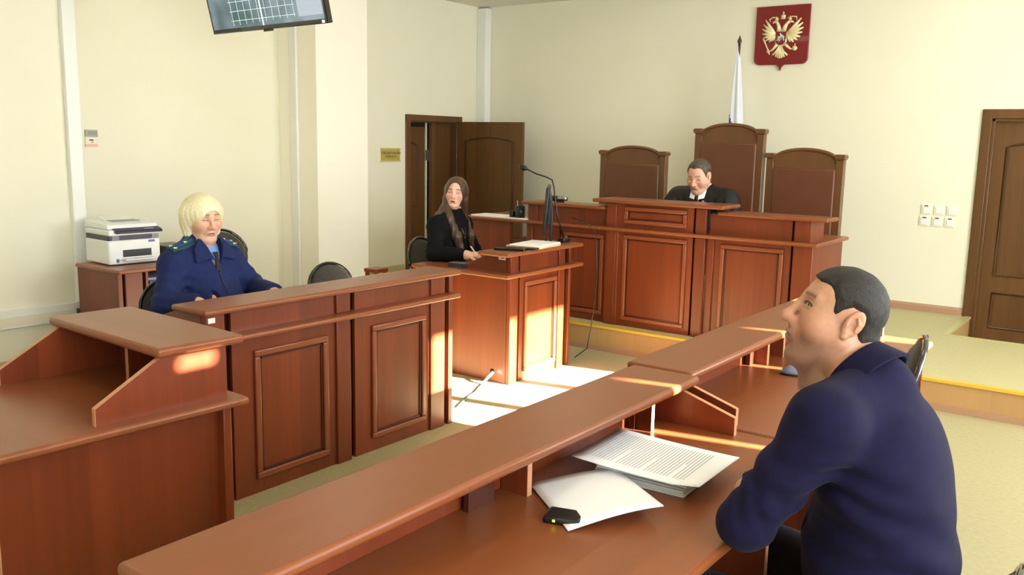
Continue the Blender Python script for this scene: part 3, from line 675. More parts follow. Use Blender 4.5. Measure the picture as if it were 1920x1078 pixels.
flat_box('notebook', 'dark notebook on the lower desk surface beneath the hand of the clerk', 'notebook', (-4.0, 4.80, .778), .1, (.14, .08, .03), M['darkfabric'], None, .003)
sheet('paper_sheet', 'white sheet the woman in black is writing on', 'paper', (-3.95, 4.98, .778), .2, .24, .30, .003)
tag(MB().tube([(-3.62, 5.66, 1.10), (-3.55, 5.72, 1.08), (-3.46, 5.74, 1.0), (-3.42, 5.72, .7), (-3.44, 5.72, .4), (-3.50, 5.74, .1), (-3.62, 5.76, .006)], .004, 6).build('power_cable', M['black'], smooth=True), 'thin black cable hanging down behind the clerk desk', 'cable')
t = MB().tube([(-3.665, 4.77, .075), (-3.67, 4.73, .05), (-3.69, 4.70, .006), (-3.66, 4.62, .005), (-3.60, 4.50, .005), (-3.56, 4.36, .005), (-3.50, 4.22, .005), (-3.46, 4.14, .005), (-3.52, 4.08, .005), (-3.64, 4.05, .005)], .0055, 6).build('network_cable', plain('teal_cable', (96, 140, 130), .5), smooth=True)
tag(t, 'thin green cable running across the sunlit floor from the clerk desk', 'cable')
MB().tube([(-3.665, 4.775, .075), (-3.67, 4.73, .05), (-3.69, 4.70, .012)], .009, 8).build('white_sleeve', M['white'], t, smooth=True)

# ------------------------------------------------------------------ on the judges' bench
sheet('paper_sheet', 'white sheet on the low end of the judges bench, farther from the organiser', 'paper', (-4.90, 6.33, .995), 1.57, .22, .30, .012, grp='papers on the low end of the judges bench')
sheet('paper_sheet', 'white sheet on the low end of the judges bench, next to the organiser', 'paper', (-4.60, 6.33, .995), 1.55, .22, .30, .008, grp='papers on the low end of the judges bench')
t = thing('desk_organiser', 'black plastic desk organiser on white papers at the end of the judges bench', 'organiser', (-4.575, 6.31, 1.003))
MB().lathe([(.045, 0), (.045, .10), (.038, .10), (.038, .02), (.002, .02)], n=20).build('pen_cup', M['black'], t, smooth=True)
MB().box(-.085, -.045, -.04, .04, 0, .055).build('side_tray', M['black'], t, bevel=.003)
MB().tube([(-.02, 0, .03), (-.03, .0, .145)], .003, 6).build('pen', M['offwhite'], t)
sheet('card', 'upright cream card behind the black organiser on the judges bench', 'card', (-4.50, 6.355, .995), 0, .05, .004, .135, M['offwhite'])
t = thing('webcam', 'small silver and black webcam on top of the judges bench wing', 'webcam', (-4.18, 6.33, 1.158))
MB().tube([(-.085, 0, .03), (-.06, 0, .03), (-.02, 0, .03)], [.018, .024, .022], 12).build('camera_head', M['black'], t, smooth=True)
MB().tube([(-.02, 0, .03), (.05, 0, .032), (.075, 0, .032)], [.02, .022, .018], 12).build('silver_body', M['metal'], t, smooth=True)
MB().box(-.04, .04, -.02, .02, 0, .012).build('foot', M['black'], t, bevel=.002)

# ------------------------------------------------------------------ on the defence desks
t = thing('case_file', 'thick stack of typed court papers with a curled top page, before the seated man', 'papers', (-1.03, 2.06, .79), math.radians(3))
CF = plain('case_page', (222, 228, 226), .7); CG = plain('file_cover_green', (42, 62, 54), .5)
mb = MB(); z = 0
for k in range(14):
    h = .0028; dx = random.uniform(-.006, .006); dy = random.uniform(-.006, .006); mb.box(-.105+dx*.5-.02, .125+dx, -.10+dy, .10+dy, z, z+h*.9); z += h
mb.build('page_block', CF, t)
MB().box(-.13, .12, -.095, .10, z, z+.003).build('file_cover', CG, t); z += .003
def curved(name, w, h, zf, mat, parent, n=10, m=None, th=.0022):
    vs = []; fs = []
    for s in (0, 1):
        for i in range(n+1):
            for j in range(n+1):
                x = (i/n-.5)*w; y = (j/n-.5)*h; v = Vector((x, y, zf(i/n, j/n)-th*s)); vs.append(m @ v if m is not None else v)
    k = (n+1)**2
    for i in range(n):
        for j in range(n):
            a = i*(n+1)+j; fs += [(a, a+n+1, a+n+2, a+1), (k+a, k+a+1, k+a+n+2, k+a+n+1)]
    for i in range(n):
        a = i*(n+1); fs += [(a, k+a, k+a+n+1, a+n+1)]; a += n; fs += [(a, a+n+1, k+a+n+1, k+a)]
        a = i; fs += [(a, a+1, k+a+1, k+a)]; a = n*(n+1)+i; fs += [(a, k+a, k+a+1, a+1)]
    mb = MB(); mb.v = vs; mb.f = fs; return mb.build(name, mat, parent, smooth=True)
zt = z+.003
zf = lambda a, b: zt+.012*(1-a)**2+.010*max(0, a-.8)/.2*(1-b)
pg = curved('top_page', .355, .285, zf, M['paper'], t, m=Matrix.Translation((.0, 0, 0)))
ink = plain('printed_text', (150, 156, 172), .8)
mb = MB()
for r in range(32):
    x = -.155+r*.0088
    wd = .215*(1 if r % 9 else .5); a = x/.355+.5; zz = zf(a, .5)+.0004
    mb.box(x, x+.0016, .110-wd, .110, zz, zz+.0005)
mb.build('typed_lines', ink, pg)
m2 = Matrix.Translation((-.045, -.265, 0)) @ Matrix.Rotation(math.radians(-40), 4, 'Z')
curved('turned_page', .29, .235, lambda a, b: .006+.035*math.sin(PI*b*.5)*(.6+.4*a), M['paper'], t, m=m2)
t = thing('headset_case', 'black object with a tiny green light under the turned page on the desk', 'case', (-1.06, 1.665, .79), .3)
MB().box(-.045, .045, -.035, .035, 0, .016).build('body', M['black'], t, bevel=.006)
MB().box(-.02, -.014, -.036, -.033, .007, .012).build('green_light', plain('green_led', (120, 220, 40), .3, emit=(150, 230, 40), es=3), t)
t = thing('computer_mouse', 'grey and black computer mouse on the desk beyond the man', 'mouse', (-1.10, 3.36, .79), .5)
MB().lathe([(.032, 0), (.036, .008), (.032, .022), (.02, .032), (.004, .036)], n=20, sx=1.7, sy=1).build('shell', plain('mouse_grey', (104, 116, 136), .3), t, smooth=True)
MB().lathe([(.037, .0), (.038, .006), (.036, .009)], n=20, sx=1.7, sy=1).build('base', M['black'], t, smooth=True)

# ------------------------------------------------------------------ people: smooth bodies grown from blended volumes
V3 = lambda *a: np.array(a, float)
def ln(P): return np.sqrt((P*P).sum(-1))
def smin(a, b, k):
    h = np.clip(.5+.5*(b-a)/k, 0, 1); return b*(1-h)+a*h-k*h*(1-h)
def smax(a, b, k): return -smin(-a, -b, k)
def ell(P, c, r, F=None):
    q = P-np.asarray(c, float)
    if F is not None: q = q @ F
    r = np.asarray(r, float); k0 = ln(q/r); k1 = ln(q/(r*r)); return np.where(k1 > 1e-9, k0*(k0-1)/np.maximum(k1, 1e-9), -r.min())
def rc(P, a, b, r1, r2):
    a = np.asarray(a, float); b = np.asarray(b, float); ab = b-a; t = np.clip(((P-a) @ ab)/max(ab @ ab, 1e-12), 0, 1)
    return ln(P-a-t[:, None]*ab)-(r1+(r2-r1)*t)
def chain(P, pts, rs, k=.01):
    d = None
    for i in range(len(pts)-1):
        e = rc(P, pts[i], pts[i+1], rs[i], rs[i+1]); d = e if d is None else smin(d, e, k)
    return d
def rbox(P, c, hs, r, F=None):
    q = P-np.asarray(c, float)
    if F is not None: q = q @ F
    q = np.abs(q)-(np.asarray(hs, float)-r); return ln(np.maximum(q, 0))+np.minimum(q.max(-1), 0)-r
def poly2(x, z, pts):
    d = np.full(x.shape, 1e9); s = np.ones(x.shape); n = len(pts)
    for i in range(n):
        ax, az = pts[i]; bx_, bz = pts[i-1]; ex, ez = bx_-ax, bz-az; wx, wz = x-ax, z-az
        t = np.clip((wx*ex+wz*ez)/(ex*ex+ez*ez), 0, 1); d = np.minimum(d, (wx-ex*t)**2+(wz-ez*t)**2)
        c1 = z >= az; c2 = z < bz; c3 = ex*wz > ez*wx
        s = np.where((c1 & c2 & c3) | (~c1 & ~c2 & ~c3), -s, s)
    return s*np.sqrt(d)
def surf(fn, lo, hi, h):
    lo = np.array(lo, float); hi = np.array(hi, float); B = 12
    nb = np.ceil((hi-lo)/(h*B)).astype(int); n = nb*B+1
    vol = np.full(n, 1.0, np.float32)
    bi = np.stack(np.meshgrid(*[np.arange(k) for k in nb], indexing='ij'), -1).reshape(-1, 3)
    ctr = lo+(bi*B+B/2)*h; dc = fn(ctr); act = np.abs(dc) < B*h*.9+.012
    for b, d in zip(bi[~act], dc[~act]):
        if d < 0: s = b*B; vol[s[0]:s[0]+B+1, s[1]:s[1]+B+1, s[2]:s[2]+B+1] = -1
    off = np.stack(np.meshgrid(*[np.arange(B+1)]*3, indexing='ij'), -1).reshape(-1, 3)
    ab = bi[act]
    for c in range(0, len(ab), 40):
        bb = ab[c:c+40]; idx = (bb[:, None, :]*B+off[None]).reshape(-1, 3); v = fn(lo+idx*h).astype(np.float32)
        vol[idx[:, 0], idx[:, 1], idx[:, 2]] = v
    ins = vol < 0
    cnt = np.zeros(n-1, np.int8)
    sl = lambda i, m: slice(i, m-1+i)
    for i in (0, 1):
        for j in (0, 1):
            for k in (0, 1): cnt += ins[sl(i, n[0]), sl(j, n[1]), sl(k, n[2])]
    cells = np.argwhere((cnt > 0) & (cnt < 8)); nv = len(cells)
    cid = -np.ones(n-1, np.int64); cid[cells[:, 0], cells[:, 1], cells[:, 2]] = np.arange(nv)
    acc = np.zeros((nv, 3)); ct = np.zeros(nv)
    cs = [(i, j, k) for i in (0, 1) for j in (0, 1) for k in (0, 1)]
    for a in cs:
        for ax in range(3):
            if a[ax] == 0:
                b = list(a); b[ax] = 1
                ia = cells+a; ib = cells+b
                va = vol[ia[:, 0], ia[:, 1], ia[:, 2]]; vb = vol[ib[:, 0], ib[:, 1], ib[:, 2]]
                m = (va < 0) != (vb < 0); t = np.where(m, va/np.where(va == vb, 1, va-vb), 0)
                p = np.array(a, float)[None].repeat(nv, 0); p[:, ax] += t
                acc += p*m[:, None]; ct += m
    verts = lo+(cells+acc/np.maximum(ct, 1)[:, None])*h
    quads = []
    for ax in range(3):
        u, w_ = [(1, 2), (2, 0), (0, 1)][ax]
        A = ins; sh = [slice(None)]*3; sh2 = [slice(None)]*3; sh[ax] = slice(0, -1); sh2[ax] = slice(1, None)
        e = np.argwhere(A[tuple(sh)] != A[tuple(sh2)])
        e = e[(e[:, u] > 0) & (e[:, w_] > 0) & (e[:, u] < n[u]-1) & (e[:, w_] < n[w_]-1)]
        if not len(e): continue
        flip = A[tuple(sh)][e[:, 0], e[:, 1], e[:, 2]]
        q = []
        for du, dw in ((-1, -1), (0, -1), (0, 0), (-1, 0)):
            c = e.copy(); c[:, u] += du; c[:, w_] += dw; q.append(cid[c[:, 0], c[:, 1], c[:, 2]])
        q = np.stack(q, 1); q = np.where(flip[:, None], q, q[:, ::-1]); quads.append(q)
    F = np.concatenate(quads); F = F[(F >= 0).all(1)]
    # gentle smoothing along the field
    eps = h*.5
    for _ in range(1):
        d0 = fn(verts); g = np.stack([fn(verts+np.eye(3)[i]*eps)-d0 for i in range(3)], 1)/eps
        gn = (g*g).sum(1); st_ = np.clip(d0/np.maximum(gn, .3), -h*.6, h*.6); verts = verts-g*st_[:, None]
    return verts, F
def mesh_np(name, V, F, mat, parent, cols=None):
    me = bpy.data.meshes.new(name); n = len(V); me.vertices.add(n); me.vertices.foreach_set('co', V.astype(np.float32).ravel())
    m_ = len(F); me.loops.add(m_*4); me.loops.foreach_set('vertex_index', F.astype(np.int32).ravel())
    me.polygons.add(m_); me.polygons.foreach_set('loop_start', np.arange(0, m_*4, 4, dtype=np.int32)); me.polygons.foreach_set('loop_total', np.full(m_, 4, np.int32))
    me.polygons.foreach_set('use_smooth', np.ones(m_, bool)); me.update(calc_edges=True); me.validate()
    if cols is not None:
        ca = me.color_attributes.new('tint', 'FLOAT_COLOR', 'POINT'); c4 = np.ones((n, 4), np.float32); c4[:, :3] = cols; ca.data.foreach_set('color', c4.ravel())
    me.materials.append(mat); o = bpy.data.objects.new(name, me); C.objects.link(o); o.parent = parent
    return o
def frame(f, roll=0.0):
    f = V3(*f); f /= np.linalg.norm(f); l = np.cross((0, 0, 1.), f); l /= np.linalg.norm(l); u = np.cross(f, l)
    c, s = math.cos(roll), math.sin(roll); l2 = c*l+s*u; u2 = -s*l+c*u
    return np.stack([f, l2, u2], 1)
lin = lambda c: np.array(srgb(*c)[:3])
def skin_mat(name, rough=.5):
    m, N, L, b = new_mat(name)
    at = N.new('ShaderNodeAttribute'); at.attribute_name = 'tint'
    n = N.new('ShaderNodeTexNoise'); n.inputs['Scale'].default_value = 90; n.inputs['Detail'].default_value = 4
    tc = N.new('ShaderNodeTexCoord'); L.new(tc.outputs['Object'], n.inputs['Vector'])
    mr = N.new('ShaderNodeMapRange'); mr.inputs['To Min'].default_value = .86; mr.inputs['To Max'].default_value = 1.14; L.new(n.outputs[0], mr.inputs[0])
    vm = N.new('ShaderNodeVectorMath'); vm.operation = 'SCALE'; L.new(at.outputs['Color'], vm.inputs[0]); L.new(mr.outputs[0], vm.inputs['Scale'])
    L.new(vm.outputs[0], b.inputs['Base Color']); b.inputs['Roughness'].default_value = rough
    b.inputs['Subsurface Weight'].default_value = .12; b.inputs['Subsurface Radius'].default_value = (.012, .005, .003); b.inputs['Subsurface Scale'].default_value = .6
    bp = N.new('ShaderNodeBump'); bp.inputs['Strength'].default_value = .12; bp.inputs['Distance'].default_value = .0015; n2 = N.new('ShaderNodeTexNoise'); n2.inputs['Scale'].default_value = 500
    L.new(tc.outputs['Object'], n2.inputs['Vector']); L.new(n2.outputs[0], bp.inputs['Height']); L.new(bp.outputs[0], b.inputs['Normal'])
    return m
def hair_mat(name, c1, c2, rough=.45, stretch=(220, 220, 14)):
    m, N, L, b = new_mat(name)
    tc = N.new('ShaderNodeTexCoord'); mp = N.new('ShaderNodeMapping'); mp.inputs['Scale'].default_value = stretch; L.new(tc.outputs['Object'], mp.inputs[0])
    n = N.new('ShaderNodeTexNoise'); n.inputs['Scale'].default_value = 1; n.inputs['Detail'].default_value = 5; n.inputs['Distortion'].default_value = .5; L.new(mp.outputs[0], n.inputs['Vector'])
    cr = N.new('ShaderNodeValToRGB'); cr.color_ramp.elements[0].color = srgb(*c1); cr.color_ramp.elements[1].color = srgb(*c2); cr.color_ramp.elements[0].position = .36; cr.color_ramp.elements[1].position = .64
    L.new(n.outputs[0], cr.inputs[0]); L.new(cr.outputs[0], b.inputs['Base Color']); b.inputs['Roughness'].default_value = rough
    bp = N.new('ShaderNodeBump'); bp.inputs['Strength'].default_value = .5; bp.inputs['Distance'].default_value = .003; L.new(n.outputs[0], bp.inputs['Height']); L.new(bp.outputs[0], b.inputs['Normal'])
    return m
def scalp(q, o={}):
    bk = o.get('back', 0)
    return smin(ell(q, (-.014+bk/2, 0, .035-o.get('top', 0)/2), (.097-bk/2, .076, .083-o.get('top', 0)/2)), ell(q, (.026, 0, -.018), (.060, .060, .092)), .03)
def warp(p, o):
    k = o.get('long', 0)
    if not k: return p
    q = p.copy(); q[:, 2] = np.where(p[:, 2] < .01, .01+(p[:, 2]-.01)/(1+k*np.clip((p[:, 0]+.01)/.05, 0, 1)), p[:, 2]); return q
def head_sdf(p, o):
    """p in head frame: x forward, y left, z up, origin between the ears"""
    p = warp(p, o); bzz = o.get('bz', .021)
    fat = o.get('fat', 0); jw = o.get('jaw', 1.0); ns = o.get('nose', 1.0); eo = o.get('eye', .8); ez = o.get('ez', .005); dr = o.get('droop', 3.0)
    y = np.abs(p[:, 1]); q = np.stack([p[:, 0], y, p[:, 2]], 1)
    d = scalp(p, o)
    d = smin(d, rc(q, (-.004, .054*jw, -.045), (.052, .022*jw, -.093), .021, .019), .03)
    d = smin(d, ln(p-V3(.068, 0, -.097))-.0195, .020)
    d = smin(d, ln(q-V3(.049, .039, -.024))-(.026+fat), .028)
    if fat > .004: d = smin(d, ell(p, (.035, 0, -.105), (.045, .045, .028)), .03)
    d = smin(d, rc(q, (.078, .014, ez+bzz), (.064, .044, ez+bzz), .0105, .009), .014)
    d = smin(d, rc(p, (.081, 0, ez+.018), (.101+.007*ns, 0, -.026), .0078, .0100), .011)
    d = smin(d, ln(p-V3(.1045+.006*ns, 0, -.030))-.0108*ns, .008)
    d = smin(d, ell(q, (.0925, .0118, -.0335), (.0140, .0085, .0100)), .009)
    d = smin(d, ell(p, (.076, 0, -.057), (.021, .029, .027)), .014)
    d = smax(d, -(ln(q-V3(.097, .036, ez+.002))-.0165), .013)
    m = q.copy(); m[:, 2] += dr*y*y
    d = smin(d, ell(m, (.0910, .0, -.0570), (.0100, .0205, .0048)), .005)
    d = smin(d, ell(m, (.0890, .0, -.0660), (.0098, .0175, .0060)), .006)
    d = smax(d, -ell(m, (.103, 0, -.0612), (.0115, .021, .0011)), .003)
    d = smax(d, -rc(q, (.090, .0250, -.040), (.079, .037, -.072), .0016, .0014), o.get('fold', .010))
    d = smax(d, -ell(p, (.094, 0, -.080), (.010, .018, .003)), .010)
    d = smax(d, -(ln(q-V3(.1015, .0068, -.0415))-.0040), .003)
    if o.get('gullet'): d = smin(d, rc(p, (.030, 0, -.090), (-.014, 0, -.180), .020, .042), .03)
    lid = ln(q-V3(.0665, .032, ez))-.0160
    if eo > .05: lid = smax(lid, -ell(q, (.084, .032, ez-.0015-.002*(1-eo)), (.012, .0130, .0056*eo)), .0013)
    crease = rc(q, (.083, .022, ez+.0098), (.076, .043, ez+.0085), .0008, .0008)
    d = smin(d, lid, .004); d = smax(d, -crease, .003)
    # ear
    F = np.array([[.96, .0, -.28], [.0, 1, 0], [.28, 0, .96]]); c = V3(-.014, .080, .000)
    qe = q-c
    e = ell(qe, (0, 0, 0), (.0190, .0080, .0320), F)
    e = smax(e, -ell(qe, (.000, .009, .002), (.0125, .0075, .0230), F), .004)
    e = smin(e, chain(qe, [(-.006, .006, -.012), (-.009, .006, .004), (-.004, .006, .014)], [.0028, .0030, .0025], .003), .003)
    e = smax(e, -ell(qe, (.004, .006, -.006), (.0065, .0065, .0085), F), .003)
    e = smin(e, ell(qe, (.013, .003, -.004), (.0035, .004, .006)), .004); e = smin(e, ln(qe-V3(.010, -.001, -.030))-.0075, .006)
    return smin(d, e, .005)
def head_cols(p, o):
    p = warp(p, o)
    sk = lin(o['skin']); n = len(p); c = np.tile(sk, (n, 1)); y = np.abs(p[:, 1]); x = p[:, 0]; z = p[:, 2]
    def blend(mask, col):
        nonlocal c
        m = np.clip(mask, 0, 1)[:, None]; c = c*(1-m)+lin(col)*m
    g = lambda a, b, s: np.exp(-((a-b)/s)**2)
    r, gg, bb = o['skin']
    blend(.45*g(y, .045, .022)*g(z, -.03, .024)*(x > .03), o.get('blush', (r, gg*.86, bb*.84)))
    blend(.4*g(y, 0, .016)*g(z, -.031, .016)*(x > .09), (r, gg*.86, bb*.82))
    st_ = o.get('stubble', 0)
    if st_: blend(st_*np.clip((-.038-z)/.02, 0, 1)*np.clip((x+.0)/.03, 0, 1), (r*.62, gg*.60, bb*.60))
    zm = z+o.get('droop', 3.0)*y*y; lw = o.get('lipw', .021); ez = o.get('ez', .005)
    half = o.get('liph', .0080)*np.sqrt(np.clip(1-(y/lw)**2, 0, 1))
    blend(np.clip((half-np.abs(zm+.0622))/.0018, 0, 1)*(x > .08), o['lip'])
    blend(.8*g(zm, -.0612, .0012)*(y < lw)*(x > .08), tuple(v*.45 for v in o['lip']))
    bz = ez+.005+o.get('bz', .021)-.16*np.clip(y-.036, 0, 1)
    blend(o.get('browk', 1.1)*g(z, bz+.02*np.clip(y, 0, .03), .0042)*(y > .012)*(y < .050)*(x > .05), o['brow'])
    eyeopen = o.get('eye', .8)
    zz = z-ez; dl = np.abs(np.sqrt(((y-.032)/.0138)**2+((zz-(-.0015-.002*(1-eyeopen)))/max(.0062*eyeopen, .0012))**2)-1)
    up = (zz > -.0030-.002*(1-eyeopen))
    blend(1.0*np.clip(1.35-dl/.35, 0, 1)*up*(x > .06), o.get('lash', (40, 26, 20)))
    blend(.35*g(zz, -.0085, .003)*(np.abs(y-.032) < .015)*(x > .06), (r*.72, gg*.62, bb*.6)); blend(.45*g(zz, .0098, .0016)*(np.abs(y-.032) < .014)*(x > .06), (r*.66, gg*.54, bb*.5))
    if eyeopen < .3: blend(1.2*g(zz, -.0035, .0013)*(np.abs(y-.032) < .013)*(x > .06), o.get('lash', (40, 26, 20)))
    if 'shadow' in o: blend(.6*g(zz, .007, .006)*g(y, .033, .014)*(x > .06), o['shadow'])
    return c
def hand_pts(wr, d, nrm, side, curl, s=1.0, thumb=.6):
    """finger chains; d finger direction, nrm back-of-hand normal, side=+1 thumb toward d x nrm"""
    d = V3(*d); d /= np.linalg.norm(d); nrm = V3(*nrm); nrm -= d*(nrm @ d); nrm /= np.linalg.norm(nrm); sd_ = np.cross(d, nrm)*side
    wr = V3(*wr); ch = []
    lens = [.070, .078, .073, .058]
    for i in range(4):
        off = (.030-.020*i)
        p = wr+(d*(.088-.004*abs(i-1))+sd_*off)*s; pts = [wr+(d*.03+sd_*off*.7)*s, p]; a = 0
        for k, f in enumerate((.45, .31, .24)):
            a += curl*(1.0, 1.15, .8)[k]+.05*i; p = p+(d*math.cos(a)-nrm*math.sin(a)+sd_*(.04-.03*i))*lens[i]*f*s; pts.append(p)
        ch.append((pts, [.011*s, .0098*s, .009*s, .0082*s, .0072*s]))
    b = wr+(d*.028+sd_*.028)*s
    t1 = b+(d*.62+sd_*.62-nrm*.35*thumb)*.045*s; t2 = t1+(d*.85+sd_*.2-nrm*.6*thumb)*.033*s; t3 = t2+(d*.9-sd_*.15-nrm*.5*thumb)*.026*s
    ch.append(([b, t1, t2, t3], [.013*s, .0115*s, .0100*s, .0085*s]))
    return wr, d, nrm, sd_, ch
def hand_sdf(P, H):
    wr, d, nrm, sd_, ch, s = H
    F = np.stack([d, sd_, nrm], 1)
    o = rbox(P, wr+d*.052*s, (.046*s, .040*s, .0145*s), .013*s, F)
    o = smin(o, rc(P, wr-d*.02*s, wr+d*.03*s, .026*s, .022*s), .02)
    fd = None
    for pts, rs in ch:
        e = chain(P, pts, rs, .003); fd = e if fd is None else np.minimum(fd, e)
    return smin(o, fd, .006)
def arm(P, J, sd_, k=0.0, r=(.058, .047, .036)):
    a = rc(P, J['sh'+sd_], J['el'+sd_], r[0]+k, r[1]+k); b = rc(P, J['el'+sd_], J['wr'+sd_], r[1]+k*.9, r[2]+k*.8); return smin(a, b, .02)
def torso(P, J, g=(1, 1), belly=0.0, k=0.0):
    up = J['neck']-J['pel']; U = up/np.linalg.norm(up); l = J['shL']-J['shR']; l = l-U*(l @ U); l /= np.linalg.norm(l); f = np.cross(l, U); F = np.stack([f, l, U], 1)
    H = np.linalg.norm(up)
    c = lambda t, fo=0: J['pel']+U*H*t+f*fo
    d = ell(P, c(.66, .0), (.112*g[0]+k, .165*g[1]+k, .21), F)
    d = smin(d, ell(P, c(.32, .01+belly*.5), (.110*g[0]+belly+k, .152*g[1]+k, .19), F), .06)
    d = smin(d, ell(P, c(.03), (.125+k, .178*g[1]+k, .14), F), .06)
    d = smin(d, rc(P, J['shL'], J['shR'], .058+k, .058+k), .06)
    nb = J['neck']
    d = smin(d, rc(P, nb+U*.01, J['shL']+U*.02, .050+k*.6, .042+k), .05); d = smin(d, rc(P, nb+U*.01, J['shR']+U*.02, .050+k*.6, .042+k), .05)
    return d, F
def legs(P, J, k=0.0):
    d = None
    for s in 'LR':
        e = chain(P, [J['hip'+s], J['kn'+s], J['an'+s]], [.085+k, .062+k, .042+k], .03)
        e = smin(e, rc(P, J['an'+s], J['an'+s]+V3(*J['toe'])*.16, .04, .03), .03)
        d = e if d is None else smin(d, e, .03)
    return d
def person(label, root, J, hc, hf, roll, hs, ho, cloth, hands='LR'):
    """returns (empty, helper dict). All joints world; meshes local to root"""
    T = thing('person', label, 'person', tuple(root)); R0 = V3(*root)
    J = {k: (V3(*v)-R0 if k != 'toe' else V3(*v)) for k, v in J.items()}
    hc = V3(*hc)-R0; HF = frame(hf, roll)
    HL = {}
    for s in hands:
        w_ = J['wr'+s]; HL[s] = hand_pts(w_, *cloth['hand'+s], s=hs)+(hs,)
        HL[s] = HL[s]
    def toH(P): return ((P-hc) @ HF)/hs
    nb = J['neck']; neckr = cloth.get('neckr', .056)
    nt = hc+HF @ V3(-.022, 0, -.045)*hs; nt2 = hc+HF @ V3(-.004, 0, -.07)*hs
    def body(P):
        d, _ = torso(P, J, cloth.get('g', (1, 1)), cloth.get('belly', 0))
        d = smin(d, legs(P, J), .05)
        for s in 'LR': d = smin(d, arm(P, J, s, 0), .03)
        for s in HL: d = smin(d, hand_sdf(P, HL[s]), .012)
        nk = smin(rc(P, nb-V3(0, 0, .02), nt, neckr*1.12, neckr*.98), rc(P, nb, nt2, neckr*.95, neckr*.80), .02)
        d = smin(d, nk, .035)
        near = np.abs(ln(P-hc)) < .30
        hd = np.full(len(P), 1.0); hd[~near] = ln(P[~near]-hc)-.12
        if near.any(): hd[near] = head_sdf(toH(P[near]), ho)*hs
        return smin(d, hd, .018)
    return T, J, hc, HF, toH, body, HL, R0
def bounds(pts, pad): A = np.array(pts); return A.min(0)-pad, A.max(0)+pad
def build_body(T, J, hc, HF, toH, body, ho, hs, h=.006, hh=.0035, R0=None):
    lo, hi = bounds([v for k, v in J.items() if k != 'toe'], .20); lo[2] = -.002
    cut = lambda P: P[:, 2]-(hc[2]-.160*hs)
    hi[2] = hc[2]+.16
    # one field sampled finely at the head, more coarsely below; both sheets share the same surface inside the collar
    V1, F1 = surf(lambda P: smax(body(P)+.0015, cut(P)-.012, .004), lo, hi, h)
    V2, F2 = surf(lambda P: smax(body(P), np.maximum(-cut(P), ln(P-hc)-.24), .002), hc-.21, hc+.21, hh)
    V = np.concatenate([V1, V2]); F = np.concatenate([F1, F2+len(V1)])
    q = toH(V); c = np.tile(lin(ho['skin']), (len(V), 1)); m = ln(V-hc) < .19; c[m] = head_cols(q[m], ho)
    return mesh_np('body', V, F, ho['mat'], T, c)
EYEW = plain('eye_white', (216, 208, 202), .15); 
def eyes(T, hc, HF, hs, iris=(70, 50, 34), look=(1, 0, 0), ez=.005):
    im = plain('iris', iris, .15)
    for s in (-1, 1):
        c = hc+HF @ V3(.0675, s*.032, ez)*hs
        mb = MB(); prof = [(.0132*hs*math.sin(PI*i/12), -.0132*hs*math.cos(PI*i/12)) for i in range(0, 13)]; prof[0] = (.0001, prof[0][1]); prof[-1] = (.0001, prof[-1][1])
        mb.lathe(prof, n=16, mat=Matrix.Translation(c)); o = mb.build('eye', EYEW, T, smooth=True)
        lk = V3(*look); lk /= np.linalg.norm(lk); g = HF @ lk; p = c+g*.0126*hs
        fr_ = Vector(g).to_track_quat('Z', 'Y').to_matrix().to_4x4(); fr_.translation = Vector(p)
        MB().lathe([(.0058*hs, -.0016), (.0056*hs, .0002), (.003*hs, .0010), (.0001, .0012)], n=16, mat=fr_).build('iris', im, o, smooth=True)
def fbm(P, f, s=0):
    return (np.sin(P[:, 0]*f+1.3*s+2*np.sin(P[:, 2]*f*.7+s))+np.sin(P[:, 1]*f*1.1+2.1*s+1.7*np.sin(P[:, 0]*f*.6))+np.sin(P[:, 2]*f*.9+.7*s+1.4*np.sin(P[:, 1]*f*.8+s)))/3
def folds(P, c, d, amp, wl, rad):
    """soft cloth creases around point c, running across direction d"""
    q = P-np.asarray(c); d = np.asarray(d, float); d = d/np.linalg.norm(d); t = q @ d
    return amp*np.sin(t*2*PI/wl+2.5*np.sin(ln(q)*14)+3*fbm(P, 9))*np.exp(-(ln(q)/rad)**2)

SK = skin_mat('skin')
# ================================================================== man in the dark blue polo
man_r = (-.42, 2.02, 0)
J = dict(pel=(-.40, 2.03, .58), neck=(-.478, 2.02, 1.135), shL=(-.535, 1.84, 1.085), shR=(-.56, 2.215, 1.08),
         elL=(-.672, 1.785, .852), elR=(-.665, 2.29, .85), wrL=(-.70, 2.03, .835), wrR=(-.745, 1.99, .84),
         hipL=(-.42, 1.92, .585), hipR=(-.42, 2.12, .585), knL=(-.84, 1.88, .575), knR=(-.84, 2.28, .575), anL=(-.84, 1.88, .09), anR=(-.84, 2.28, .09), toe=(-1, 0, -.1))
hd_dir = V3(-.927, -.42, .30)
ho = dict(skin=(190, 140, 112), lip=(160, 100, 90), brow=(58, 46, 38), browk=.75, stubble=.7, gullet=1, eye=.95, nose=1.10, jaw=1.06, fat=.003, ez=.008, bz=.015, long=.15, back=.028, top=.013, droop=5, fold=.006, mat=SK)
cl = dict(handL=((-.25, .95, .0), (-.3, 0, .95), 1, .4), handR=((.12, -.99, .0), (-.75, -.1, .65), -1, .5), g=(1.12, 1.12), belly=.03, neckr=.060)
hs = 1.03
T, J, hc, HF, toH, body, HL, R0 = person('grey-haired man in a dark blue long-sleeved polo, seated with folded arms on the desk', man_r, J, (-.578, 2.048, 1.281), hd_dir, 0.03, hs, ho, cl)
build_body(T, J, hc, HF, toH, body, ho, hs, .006, .0026)
eyes(T, hc, HF, hs, look=(1, .05, -.02), ez=.008)
